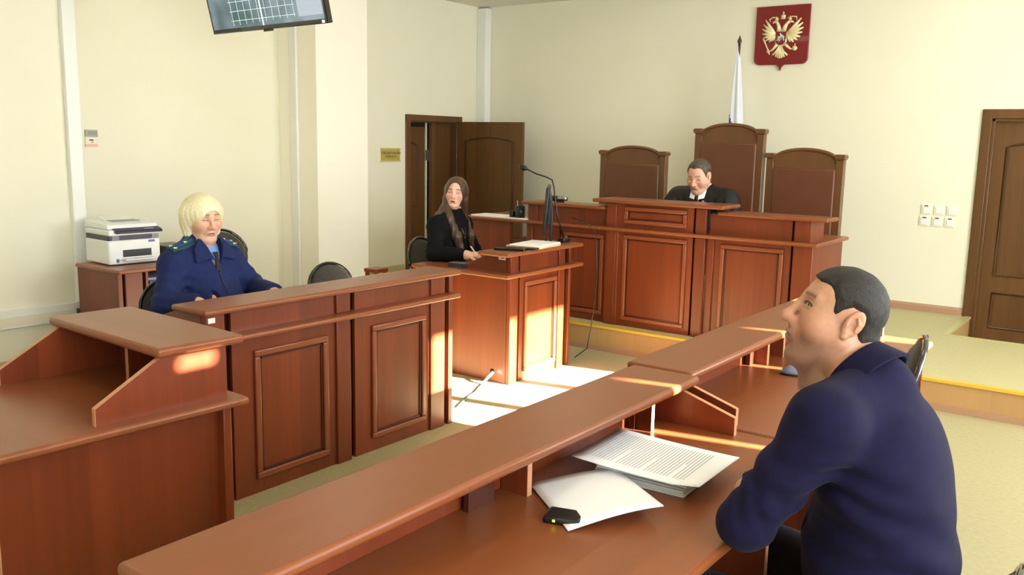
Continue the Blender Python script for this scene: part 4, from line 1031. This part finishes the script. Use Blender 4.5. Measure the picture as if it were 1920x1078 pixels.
def mhair(P):
    q = toH(P); y = np.abs(q[:, 1])
    base = scalp(q, ho); base = smin(base, ell(q, (-.038, 0, -.045), (.048, .055, .050)), .03)
    poly = [(.034, .010), (.036, .036), (.056, .066), (.040, .104), (.040, .17), (-.2, .17), (-.2, -.125), (-.035, -.120), (-.034, -.050), (-.030, -.020), (-.026, .026), (-.002, .034), (.016, .022), (.026, .004)]
    xs = q[:, 0]-.058*np.clip((.052-y)/.024, 0, 1)*np.clip((q[:, 2]-.055)/.02, 0, 1)
    m = poly2(xs, q[:, 2], poly)+.0016*fbm(q, 150, 3)
    th = .0075*np.clip(-m/.014, .12, 1)
    d = smax(base-th+.0007*fbm(q, 170, 2), m, .003)
    ear = ell(np.stack([q[:, 0], y, q[:, 2]], 1), (-.012, .083, -.002), (.021, .016, .034))
    return smax(d, -ear, .004)*hs
V, F = surf(mhair, hc-.16, hc+.16, .0025)
mesh_np('hair', V, F, hair_mat('short_dark_grey_hair', (8, 7, 6), (40, 36, 31), .7, (380, 380, 90)), T)
navy = mottled('navy_knit', (17, 15, 44), (22, 19, 54), 30, .85, .35, 900, spec=.15, sheen=.03)
def polo(P):
    d, Fm = torso(P, J, (1.12, 1.12), .03, .014)
    for s in 'LR': d = smin(d, arm(P, J, s, .010, (.060, .049, .036)), .035)
    d = d+folds(P, J['shL']*.40+J['elL']*.60+V3(-.04, 0, .03), V3(-.5, .2, -1), .0045, .065, .075)
    d = d+folds(P, J['elL']+V3(.04, 0, .05), V3(-1, 0, -.4), .003, .05, .07)
    d = d+folds(P, J['shL']+V3(.04, .0, -.16), V3(.25, -.1, 1), .0065, .075, .13)
    d = d+folds(P, J['pel']+V3(.0, -.1, .18), V3(.3, 0, 1), .007, .12, .2)+.0015*fbm(P, 22)
    d = smax(d, (J['pel'][2]-.10)-P[:, 2], .01)
    for s in 'LR':
        w_ = J['wr'+s]; a = w_-J['el'+s]; a = a/np.linalg.norm(a); 
        near = ln(P-w_) < .16
        d = np.where(near, smax(d, (P-(w_-a*.012)) @ a, .004), d)
    nk = hc+HF @ V3(-.012, 0, -.09)*hs; ax = nk-J['neck']; ax = ax/np.linalg.norm(ax)
    d = smax(d, -rc(P, J['neck']+ax*.012, J['neck']+ax*.2, .052, .064), .006)
    return d
lo, hi = bounds([J[k] for k in ('pel', 'neck', 'shL', 'shR', 'elL', 'elR', 'wrL', 'wrR')], .18)
V, F = surf(polo, lo, hi, .005); pol = mesh_np('polo_shirt', V, F, navy, T)
def collar_sdf(P, J, hc, HF, hs, r=.066, hgt=.034, th=.0045, open_=.35, tilt=None, drop=.0, flare=.35):
    nk = hc+HF @ V3(-.012, 0, -.085)*hs; ax = nk-J['neck']; ax = ax/np.linalg.norm(ax)
    if tilt is not None: ax = ax+tilt; ax = ax/np.linalg.norm(ax)
    q = P-(J['neck']+ax*(.022+drop)); t = q @ ax; rad = ln(q-t[:, None]*ax)
    rr = r+flare*np.clip(-t, -.03, .05)
    return np.maximum(np.abs(rad-rr)-th, np.abs(t)-hgt), t, q, ax
def mcol(P):
    d, t, q, ax = collar_sdf(P, J, hc, HF, hs, .080, .030, .0055, tilt=V3(.30, 0, .0), drop=.026, flare=.45)
    front = q @ V3(-1, -.1, 0)
    return smax(d, front-.070, .003)
V, F = surf(mcol, J['neck']-.14, J['neck']+.16, .003); mesh_np('collar', V, F, navy, pol)
V, F = surf(lambda P: smax(smin(legs(P, J, .014), ell(P, J['pel']-V3(0, 0, .02), (.15, .20, .12)), .05), .07-P[:, 2], .01), *bounds([J[k] for k in ('pel', 'knL', 'knR', 'anL', 'anR', 'hipL')], .22), .009)
mesh_np('trousers', V, F, plain('black_trousers', (20, 20, 24), .85), T)
V, F = surf(lambda P: smax(np.minimum(*[rc(P, J['an'+s]-V3(-.04, 0, .045), J['an'+s]+V3(-.16, 0, -.055), .045, .038) for s in 'LR']), -P[:, 2]+.002, .004), *bounds([J['anL']-V3(.18, 0, .08), J['anR']+V3(.06, 0, 0)], .07), .006)
mesh_np('shoes', V, F, M['black'], T)

# ================================================================== woman in navy uniform
r0 = (-4.12, 2.86, 0)
J = dict(pel=(-4.12, 2.85, .58), neck=(-4.165, 2.83, 1.075), shL=(-4.14, 2.985, .985), shR=(-4.13, 2.655, .985), elL=(-4.04, 3.085, .830), elR=(-4.06, 2.545, .80),
         wrL=(-3.78, 3.01, .838), wrR=(-3.90, 2.63, .82), hipL=(-4.08, 2.95, .585), hipR=(-4.08, 2.75, .585), knL=(-3.72, 2.97, .57), knR=(-3.72, 2.71, .57), anL=(-3.74, 2.97, .09), anR=(-3.74, 2.71, .09), toe=(1, 0, -.1))
ho = dict(skin=(222, 176, 148), lip=(170, 104, 96), brow=(120, 90, 66), browk=.9, eye=.50, nose=.95, jaw=1.08, fat=.008, droop=7, lipw=.019, liph=.0062, ez=.007, fold=.006, lash=(60, 44, 40), mat=SK, blush=(214, 140, 116))
cl = dict(handL=((1, -.1, -.05), (0, 0, 1), -1, .35), handR=((1, .15, -.05), (0, 0, 1), 1, .35), g=(1.22, 1.02), belly=.05, neckr=.060)
hs = 1.03
T, J, hc, HF, toH, body, HL, R0 = person('blonde bobbed woman in a navy uniform jacket with shoulder boards, seated behind the desk', r0, J, (-4.13, 2.835, 1.226), (1, -.13, -.13), 0.0, hs, ho, cl)
build_body(T, J, hc, HF, toH, body, ho, hs, .009, .003)
eyes(T, hc, HF, hs, (80, 90, 96), look=(1, 0, -.35), ez=.007)
def bob(P):
    q = toH(P); y = np.abs(q[:, 1]); qq = np.stack([q[:, 0], y, q[:, 2]], 1)
    d = ell(q, (-.018, 0, .026), (.118, .100, .100))
    d = smin(d, rc(qq, (-.02, .080, .02), (-.012, .074, -.075), .034, .026), .04); d = smin(d, ell(q, (-.06, 0, -.035), (.065, .088, .070)), .04)
    fc = ell(q, (.108, .010, -.036), (.080, .070, .090)); d = smax(d, -fc, .010)
    d = smax(d, -ell(q, (-.01, 0, -.13), (.06, .062, .06)), .02)
    az = np.arctan2(q[:, 1], q[:, 0]); d = d+.0028*np.sin(az*22+3*np.sin(q[:, 2]*20)+2*np.sin(q[:, 0]*35))*np.clip(.13-q[:, 2], 0, .1)*3+.0005*np.sin(az*60+5*q[:, 2]*20)
    return d*hs
V, F = surf(bob, hc-.17, hc+.17, .004)
mesh_np('hair', V, F, hair_mat('platinum_blonde_hair', (226, 212, 164), (250, 244, 214), .4, (260, 260, 20)), T)
navj = mottled('navy_wool', (26, 36, 80), (31, 43, 92), 40, .8, .3, 800, spec=.2, sheen=.02)
def jacket(P):
    d, Fm = torso(P, J, (1.22, 1.02), .05, .022)
    for s in 'LR': d = smin(d, arm(P, J, s, .016, (.058, .050, .042)), .03)
    for s in 'LR': d = d+folds(P, J['el'+s], J['el'+s]-J['sh'+s], .006, .05, .09)+folds(P, J['sh'+s]-V3(-.02, 0, .12), V3(.4, 0, 1), .005, .07, .1)
    d = d+.002*fbm(P, 18); d = smax(d, (J['pel'][2]-.04)-P[:, 2], .01)
    for s in 'LR':
        w_ = J['wr'+s]; a = w_-J['el'+s]; a = a/np.linalg.norm(a); d = np.where(ln(P-w_) < .16, smax(d, (P-w_) @ a, .004), d)
    # open V at the throat
    q = P-J['neck']; d = smax(d, -rc(P, J['neck']+V3(.05, 0, .045), J['neck']+V3(.0, 0, .2), .058, .07), .006)
    tri = np.maximum(np.abs(q[:, 1])-.05*np.clip((q[:, 2]+.13)/.13, 0, 1), -(q[:, 0]-.03)); tri = np.maximum(tri, -(q[:, 2]+.13)); d = smax(d, -tri, .004)
    return d
lo, hi = bounds([J[k] for k in ('pel', 'neck', 'shL', 'shR', 'elL', 'elR', 'wrL', 'wrR')], .21)
V, F = surf(jacket, lo, hi, .006); jk = mesh_np('jacket', V, F, navj, T)
shb = plain('light_blue_shirt', (122, 156, 220), .7)
V, F = surf(lambda P: smax(smin(torso(P, J, (1.22, 1.02), .05, .008)[0], collar_sdf(P, J, hc, HF, hs, .060, .03, .004, drop=.01, flare=.2)[0], .004), np.maximum(.02-(P-J['neck'])[:, 0]-.0, np.maximum(np.abs(P[:, 1]-J['neck'][1])-.085, (J['neck'][2]-.20)-P[:, 2])), .004), J['neck']-.22, J['neck']+.14, .005)
mesh_np('shirt', V, F, shb, T)
def jtop(y, z): # outermost jacket x at (y,z), by marching
    xs = np.linspace(.35, -.1, 226); P = np.stack([xs, np.full_like(xs, y), np.full_like(xs, z)], 1); d = torso(P, J, (1.22, 1.02), .05, .022)[0]; i = np.argmax(d < 0); return xs[i]
def jup(x, y, k=.022, g=(1.22, 1.02), b=.05):
    zs = np.linspace(1.35, .7, 400); P = np.stack([np.full_like(zs, x), np.full_like(zs, y), zs], 1); d = torso(P, J, g, b, k)[0]
    for s in 'LR': d = smin(d, arm(P, J, s, .020, (.062, .055, .045)), .03)
    return zs[np.argmax(d < 0)]
ny = J['neck'][1]; nz_ = J['neck'][2]
for s in (-1, 1):   # collar flaps and zip front
    vs = []
    pts = [(.070, .040), (.112, -.012), (.118, -.082), (.050, -.066), (.022, -.070), (.046, -.005), (.056, .035)]
    fr_, bk_ = [], []
    for (yy, zz) in pts:
        x = jtop(ny+s*yy, nz_+min(zz, -.03))+(.004 if zz < 0 else -.03)
        fr_.append((x+.011, ny+s*yy, nz_+zz+.012)); bk_.append((x-.004, ny+s*yy, nz_+zz+.012))
    n = len(pts); mb = MB(); mb.add(fr_+bk_, [tuple(range(n)) if s < 0 else tuple(range(n))[::-1], tuple(range(n, 2*n))[::-1] if s < 0 else tuple(range(n, 2*n))]+[((i+1) % n, i, i+n, (i+1) % n+n) if s < 0 else (i, (i+1) % n, (i+1) % n+n, i+n) for i in range(n)])
    mb.build('collar', navj, jk, bevel=.003)
def jcollar(P):
    d, t, q, ax = collar_sdf(P, J, hc, HF, hs, .083, .034, .006, drop=.012, flare=.45)
    return smax(d, q @ V3(1, 0, 0)-.055, .004)
V, F = surf(jcollar, J['neck']-.15, J['neck']+.16, .005); mesh_np('collar', V, F, navj, jk)
zp = [(jtop(ny, nz_-.13-.05*i)+.0, ny, nz_-.13-.05*i) for i in range(9)]
MB().tube(zp, .004, 6).build('zip', plain('zip_dark', (20, 24, 44), .5), jk)
tie = MB()
tp = [(jtop(ny, nz_-.06)-.012, nz_-.02, .013), (jtop(ny, nz_-.08)-.008, nz_-.048, .008), (jtop(ny, nz_-.10)-.008, nz_-.09, .013), (jtop(ny, nz_-.12)-.010, nz_-.118, .014)]
vs = [(x+dx, ny+s*w_, z) for (x, z, w_) in tp for s in (-1, 1) for dx in (0, .008)]
fs = []
for i in range(3):
    a = i*4; fs += [(a+1, a+3, a+7, a+5), (a, a+4, a+6, a+2), (a, a+1, a+5, a+4), (a+2, a+6, a+7, a+3)]
fs += [(0, 2, 3, 1), (12, 13, 15, 14)]
tie.add(vs, [f[::-1] for f in fs]); tie.build('necktie', plain('black_tie', (8, 10, 26), .7), T)
teal = plain('shoulder_board_green', (14, 70, 84), .7); blu = plain('shoulder_board_stripe', (34, 70, 140), .6); star = plain('gold_star', (244, 214, 120), .3, .4)
def board(sy):
    y0, y1 = ny+sy*.080, ny+sy*(.19 if sy > 0 else .205); xc = J['shL'][0]+.022; n = 6
    mb = MB(); vs = []; hw = .034
    def sfc(x, y): return jup(x, y)+.003
    for i in range(n+1):
        y = y0+(y1-y0)*i/n
        for x in (-hw, 0, hw):
            z = sfc(xc+x, y)
            vs += [(xc+x, y, z), (xc+x, y, z+.006)]
    fs = []
    for i in range(n):
        a = i*6; b = a+6
        fs += [(a+1, a+3, b+3, b+1), (a+3, a+5, b+5, b+3), (a, b, b+2, a+2), (a+2, b+2, b+4, a+4), (a, a+1, b+1, b), (a+4, b+4, b+5, a+5)]
    fs += [(0, 2, 3, 1), (2, 4, 5, 3), (n*6, n*6+1, n*6+3, n*6+2), (n*6+2, n*6+3, n*6+5, n*6+4)]
    mb.add(vs, fs if sy > 0 else [f[::-1] for f in fs]); o = mb.build('shoulder_board', teal, jk)
    for xo in (-.012, .012):
        MB().tube([(xc+xo, y0+(y1-y0)*t_, sfc(xc+xo, y0+(y1-y0)*t_)+.006) for t_ in (0, .25, .5, .75, 1)], .0028, 6).build('stripe', blu, o)
    for (t_, xo) in ((.86, -.018), (.86, .020), (.30, .004)):
        y = y0+(y1-y0)*t_; z = sfc(xc+xo, y)+.007
        pts = [(xc+xo+(.0105 if k % 2 == 0 else .0050)*math.cos(k*PI/5), y+(.0105 if k % 2 == 0 else .0050)*math.sin(k*PI/5)) for k in range(10)]
        MB().prism(pts, z-.003, z+.004, 'z').build('star', star, o)
board(-1); board(1)
V, F = surf(lambda P: smax(smin(legs(P, J, .014), ell(P, J['pel'], (.15, .20, .12)), .05), .07-P[:, 2], .01), *bounds([J[k] for k in ('pel', 'knL', 'knR', 'anL', 'anR', 'hipL')], .22), .014)
mesh_np('trousers', V, F, navj, T)

# ================================================================== woman in black with long hair
r0 = (-4.40, 5.15, 0)
cd = V3(.64, -.77, 0); rr = V3(.77, .64, 0)
J = dict(pel=(-4.43, 5.14, .57), neck=(-4.40, 5.20, 1.085), shL=(-4.41, 5.325, 1.01), shR=(-4.415, 5.04, 1.01), elL=(-4.40, 5.46, .80), elR=(-4.33, 4.91, .835),
         wrL=(-4.36, 5.36, .68), wrR=(-4.085, 4.985, .838), hipL=(-4.40, 5.23, .585), hipR=(-4.40, 5.06, .585), knL=(-3.98, 5.30, .57), knR=(-3.98, 5.04, .57), anL=(-4.0, 5.3, .08), anR=(-4.0, 5.04, .08), toe=(1, 0, -.1))
ho = dict(skin=(236, 190, 168), lip=(150, 52, 54), brow=(96, 66, 50), browk=1.1, eye=.55, nose=.88, jaw=.92, lipw=.0175, droop=2, liph=.0082, lash=(50, 34, 34), mat=SK, blush=(230, 140, 130), shadow=(170, 120, 130))
cl = dict(handL=((.6, -.5, -.3), (.3, 0, 1), -1, .3), handR=((.85, .5, .05), (-.1, -.35, .9), 1, .75), g=(.9, .88), belly=0, neckr=.047)
hs = .97
f_ = cd*math.cos(.16)-rr*math.sin(.16)+V3(0, 0, .03)
T, J, hc, HF, toH, body, HL, R0 = person('long-haired brunette woman in a black high-neck sweater, writing at the monitor desk', r0, J, (-4.385, 5.215, 1.262), f_, -0.10, hs, ho, cl)
build_body(T, J, hc, HF, toH, body, ho, hs, .007, .003)
eyes(T, hc, HF, hs, look=(1, -.3, -.3))
def longhair(P):
    q = toH(P); y = np.abs(q[:, 1]); qq = np.stack([q[:, 0], y, q[:, 2]], 1)
    d = scalp(q)-.013; d = smin(d, rc(qq, (-.02, .070, .02), (-.015, .068, -.06), .026, .026), .03); d = smin(d, ell(q, (-.055, 0, -.05), (.060, .075, .085)), .04)
    d = smax(d, -smin(ell(q, (.085, 0, -.030), (.085, .066, .092)), ell(q, (.10, 0, .045), (.058, .048, .045)), .02), .008)
    d = d*hs
    a = hc+HF @ V3(.005, -.070, -.05)*hs; n_ = J['neck']
    lock1 = chain(P, [a, n_+V3(.050, -.095, -.01), n_+V3(.115, -.085, -.14), n_+V3(.150, -.060, -.29)], [.028, .030, .034, .024], .03)
    b = hc+HF @ V3(-.01, .072, -.05)*hs
    lock2 = chain(P, [b, n_+V3(.03, .095, .0), n_+V3(.095, .105, -.14), n_+V3(.105, .11, -.27)], [.030, .030, .026, .016], .03)
    back = chain(P, [hc+HF @ V3(-.075, 0, -.04)*hs, n_+V3(-.08, -.02, -.02), n_+V3(-.13, -.06, -.22)], [.055, .06, .03], .03)
    back2 = chain(P, [hc+HF @ V3(-.05, -.055, -.05)*hs, n_+V3(-.03, -.12, .0), n_+V3(-.09, -.16, -.14)], [.03, .035, .02], .03)
    d = smin(d, smin(lock1, lock2, .01), .02); d = smin(d, smin(back, back2, .03), .02)
    return d+.0010*fbm(P*V3(1, 1, .15), 110)+np.clip((J['neck'][2]+.10-P[:, 2])/.12, 0, 1)*.0022*np.sin(190*(P @ V3(.77, .64, 0))+2.5*np.sin(P[:, 2]*9+1))
V, F = surf(longhair, bounds([hc], .2)[0]-V3(.05, .08, .28), hc+V3(.26, .2, .17), .004)
mesh_np('hair', V, F, hair_mat('long_brown_hair', (54, 39, 27), (96, 72, 48), .4, (260, 260, 9)), T)
blk = mottled('black_knit', (14, 14, 16), (22, 22, 25), 60, .9, .4, 900, spec=.15, sheen=.0)
def sweater(P):
    d, Fm = torso(P, J, (.92, .90), 0, .018)
    for s in 'LR': d = smin(d, arm(P, J, s, .016, (.052, .044, .034)), .03)
    for s in 'LR': d = d+folds(P, J['el'+s], J['el'+s]-J['sh'+s], .006, .045, .08)+folds(P, J['sh'+s]-V3(-.02, 0, .12), V3(.4, 0, 1), .004, .06, .1)
    d = d+.002*fbm(P, 25)
    nk = hc+HF @ V3(-.012, 0, -.085)*hs; ax = nk-J['neck']; ax /= np.linalg.norm(ax)
    d = smin(d, rc(P, J['neck'], J['neck']+ax*.075, .056, .053), .02)
    d = smax(d, (P-J['neck']) @ ax-.070, .006); d = smax(d, (J['pel'][2]-.06)-P[:, 2], .01)
    for s in 'LR':
        w_ = J['wr'+s]; a = w_-J['el'+s]; a = a/np.linalg.norm(a); d = np.where(ln(P-w_) < .12, smax(d, (P-w_+a*.01) @ a, .004), d)
    return d
lo, hi = bounds([J[k] for k in ('pel', 'neck', 'shL', 'shR', 'elL', 'elR', 'wrL', 'wrR')], .17)
V, F = surf(sweater, lo, hi, .006); mesh_np('sweater', V, F, blk, T)
V, F = surf(lambda P: smax(smin(legs(P, J, .012), ell(P, J['pel'], (.13, .18, .12)), .05), .06-P[:, 2], .01), *bounds([J[k] for k in ('pel', 'knL', 'knR', 'anL', 'anR', 'hipL')], .22), .014)
mesh_np('trousers', V, F, blk, T)
n_ = J['neck']
MB().tube([(n_+V3(.065, -.03, .0)), n_+V3(.112, -.015, -.10), n_+V3(.126, .0, -.145), n_+V3(.112, .02, -.10), n_+V3(.065, .035, .0)], .0006, 5).build('necklace', M['metal'], T)
MB().lathe([(.001, -.006), (.005, 0), (.001, .006)], n=8, mat=Matrix.Translation(n_+V3(.122, 0, -.152))).build('pendant', M['metal'], T)
eb = hc+HF @ V3(.0, .084, -.05)*hs
MB().lathe([(.001, -.010), (.005, -.004), (.004, .004), (.001, .008)], n=10, mat=Matrix.Translation(eb)).build('earring', plain('gold_earring', (230, 190, 110), .25, .8), T)
hw = HL['R']; tipi = hw[4][0][0][-1]; 
hp = (V3(*r0)+hw[0]+hw[1]*.095+hw[3]*.02-hw[2]*.018)
tag(MB().tube([hp+V3(.02, .02, -.045), hp, hp+V3(-.055, -.035, .085)], [.002, .0045, .0045], 8).build('pen', plain('white_pen', (222, 214, 224), .3), smooth=True), 'white pen held in the hand of the woman in black', 'pen')
MB().tube([V3(*hw[0])-hw[1]*.008+V3(math.cos(a)*0, 0, 0)+(hw[3]*math.cos(a)+hw[2]*math.sin(a))*.0285 for a in np.linspace(0, 2*PI, 18)[:-1]], .0018, 6, closed=True).build('bracelet', M['black'], T)

# ================================================================== judge in the black robe
r0 = (-3.16, 6.98, PZ)
J = dict(pel=(-3.16, 7.05, .79), neck=(-3.135, 6.90, 1.275), shL=(-2.925, 6.90, 1.205), shR=(-3.345, 6.90, 1.205), elL=(-2.84, 6.80, 1.03), elR=(-3.46, 6.80, 1.03),
         wrL=(-3.02, 6.62, 1.035), wrR=(-3.30, 6.62, 1.035), hipL=(-3.07, 7.0, .79), hipR=(-3.25, 7.0, .79), knL=(-3.06, 6.66, .78), knR=(-3.26, 6.66, .78), anL=(-3.06, 6.64, .28), anR=(-3.26, 6.64, .28), toe=(0, -1, -.1))
ho = dict(skin=(222, 170, 142), lip=(186, 118, 108), brow=(96, 76, 62), browk=.8, eye=.1, nose=1.05, jaw=1.15, fat=.010, stubble=.12, mat=SK, blush=(216, 130, 108))
cl = dict(handL=((-.7, -.6, -.05), (0, 0, 1), 1, .4), handR=((.7, -.6, -.05), (0, 0, 1), -1, .4), g=(1.2, 1.15), belly=.05, neckr=.066)
hs = 1.08
T, J, hc, HF, toH, body, HL, R0 = person('man in a black judicial robe with a white collar, looking down from the tallest throne', r0, J, (-3.135, 6.80, 1.405), (-.04, -1, -.36), 0.0, hs, ho, cl)
build_body(T, J, hc, HF, toH, body, ho, hs, .009, .0045)
def jhair(P):
    q = toH(P); y = np.abs(q[:, 1]); base = smin(scalp(q), ell(q, (-.045, 0, -.045), (.050, .058, .055)), .03)
    poly = [(.030, -.004), (.034, .028), (.044, .056), (.040, .100), (.04, .17), (-.2, .17), (-.2, -.10), (-.035, -.10), (-.034, -.05), (-.030, -.020), (-.026, .026), (-.002, .034), (.012, .022), (.018, -.004)]
    m = poly2(q[:, 0]-.024*np.clip((.055-y)/.045, 0, 1)*np.clip((q[:, 2]-.05)/.02, 0, 1), q[:, 2], poly)+.0014*fbm(q, 130, 3)
    return smax(smax(base-.010*np.clip(-m/.016, .1, 1), m, .003), -ell(np.stack([q[:, 0], y, q[:, 2]], 1), (-.012, .083, -.002), (.021, .016, .034)), .004)*hs
V, F = surf(jhair, hc-.17, hc+.17, .0045); mesh_np('hair', V, F, hair_mat('dark_brown_grey_hair', (40, 34, 28), (96, 88, 76), .5, (160, 160, 60)), T)
robe = mottled('black_satin', (14, 14, 17), (22, 22, 26), 12, .5, .2, 300, spec=.35)
def robef(P):
    d, Fm = torso(P, J, (1.22, 1.18), .05, .030)
    for s in 'LR': d = smin(d, arm(P, J, s, .036, (.066, .060, .052)), .04)
    for s in 'LR': d = d+.006*np.sin(P[:, 0]*90+4*P[:, 2]+2*fbm(P, 9))*np.clip((1.05-P[:, 2])/.12, 0, 1)*.8+folds(P, J['sh'+s]-V3(0, .03, .08), V3(1, 0, .2), .007, .045, .10)
    d = smax(d, (J['pel'][2]-.12)-P[:, 2], .01)
    q = P-J['neck']; tri = np.maximum(np.abs(q[:, 0])-.05*np.clip((q[:, 2]+.09)/.10, 0, 1), q[:, 1]+.02); tri = np.maximum(tri, -(q[:, 2]+.09)); d = smax(d, -tri, .005)
    d = smax(d, -rc(P, J['neck']+V3(0, -.03, .05), J['neck']+V3(0, -.03, .25), .068, .085), .006)
    for s in 'LR':
        w_ = J['wr'+s]; a = w_-J['el'+s]; a = a/np.linalg.norm(a); d = np.where(ln(P-w_) < .14, smax(d, (P-w_) @ a, .004), d)
    return d
lo, hi = bounds([J[k] for k in ('pel', 'neck', 'shL', 'shR', 'elL', 'elR', 'wrL', 'wrR')], .22)
V, F = surf(robef, lo, hi, .008); rb_ = mesh_np('robe', V, F, robe, T)
def wcol(P):
    d, t, q, ax = collar_sdf(P, J, hc, HF, hs, .078, .020, .0055, drop=.028, flare=.35)
    return smax(d, .012-np.abs(q[:, 0])-10*(q[:, 1] > 0), .002)
V, F = surf(wcol, J['neck']-.15, J['neck']+.16, .005); mesh_np('white_collar', V, F, plain('white_cotton', (244, 246, 250), .7), T)
nk = J['neck']
for s in (-1, 1):
    P4 = [nk+V3(s*.012, -.118, .005), nk+V3(s*.066, -.095, .020), nk+V3(s*.062, -.130, -.045), nk+V3(s*.020, -.142, -.055)]
    B4 = [p+V3(0, .012, 0) for p in P4]
    mb = MB(); mb.add(P4+B4, [(0, 1, 2, 3), (7, 6, 5, 4), (0, 4, 5, 1), (1, 5, 6, 2), (2, 6, 7, 3), (3, 7, 4, 0)]); mb.build('white_collar', plain('white_cotton_flap', (244, 246, 250), .7), T)
MB().lathe([(.001, -.003), (.012, 0), (.001, .003)], n=12, mat=Matrix.Translation(nk+V3(.075, -.165, -.07)) @ Matrix.Rotation(PI/2, 4, 'X')).build('badge', M['metal'], rb_)
V, F = surf(lambda P: smax(smin(legs(P, J, .014), ell(P, J['pel'], (.15, .15, .12)), .05), .02-P[:, 2], .01), *bounds([J[k] for k in ('pel', 'knL', 'knR', 'anL', 'anR', 'hipL')], .2), .016)
mesh_np('trousers', V, F, plain('dark_trousers', (24, 24, 30), .85), T)
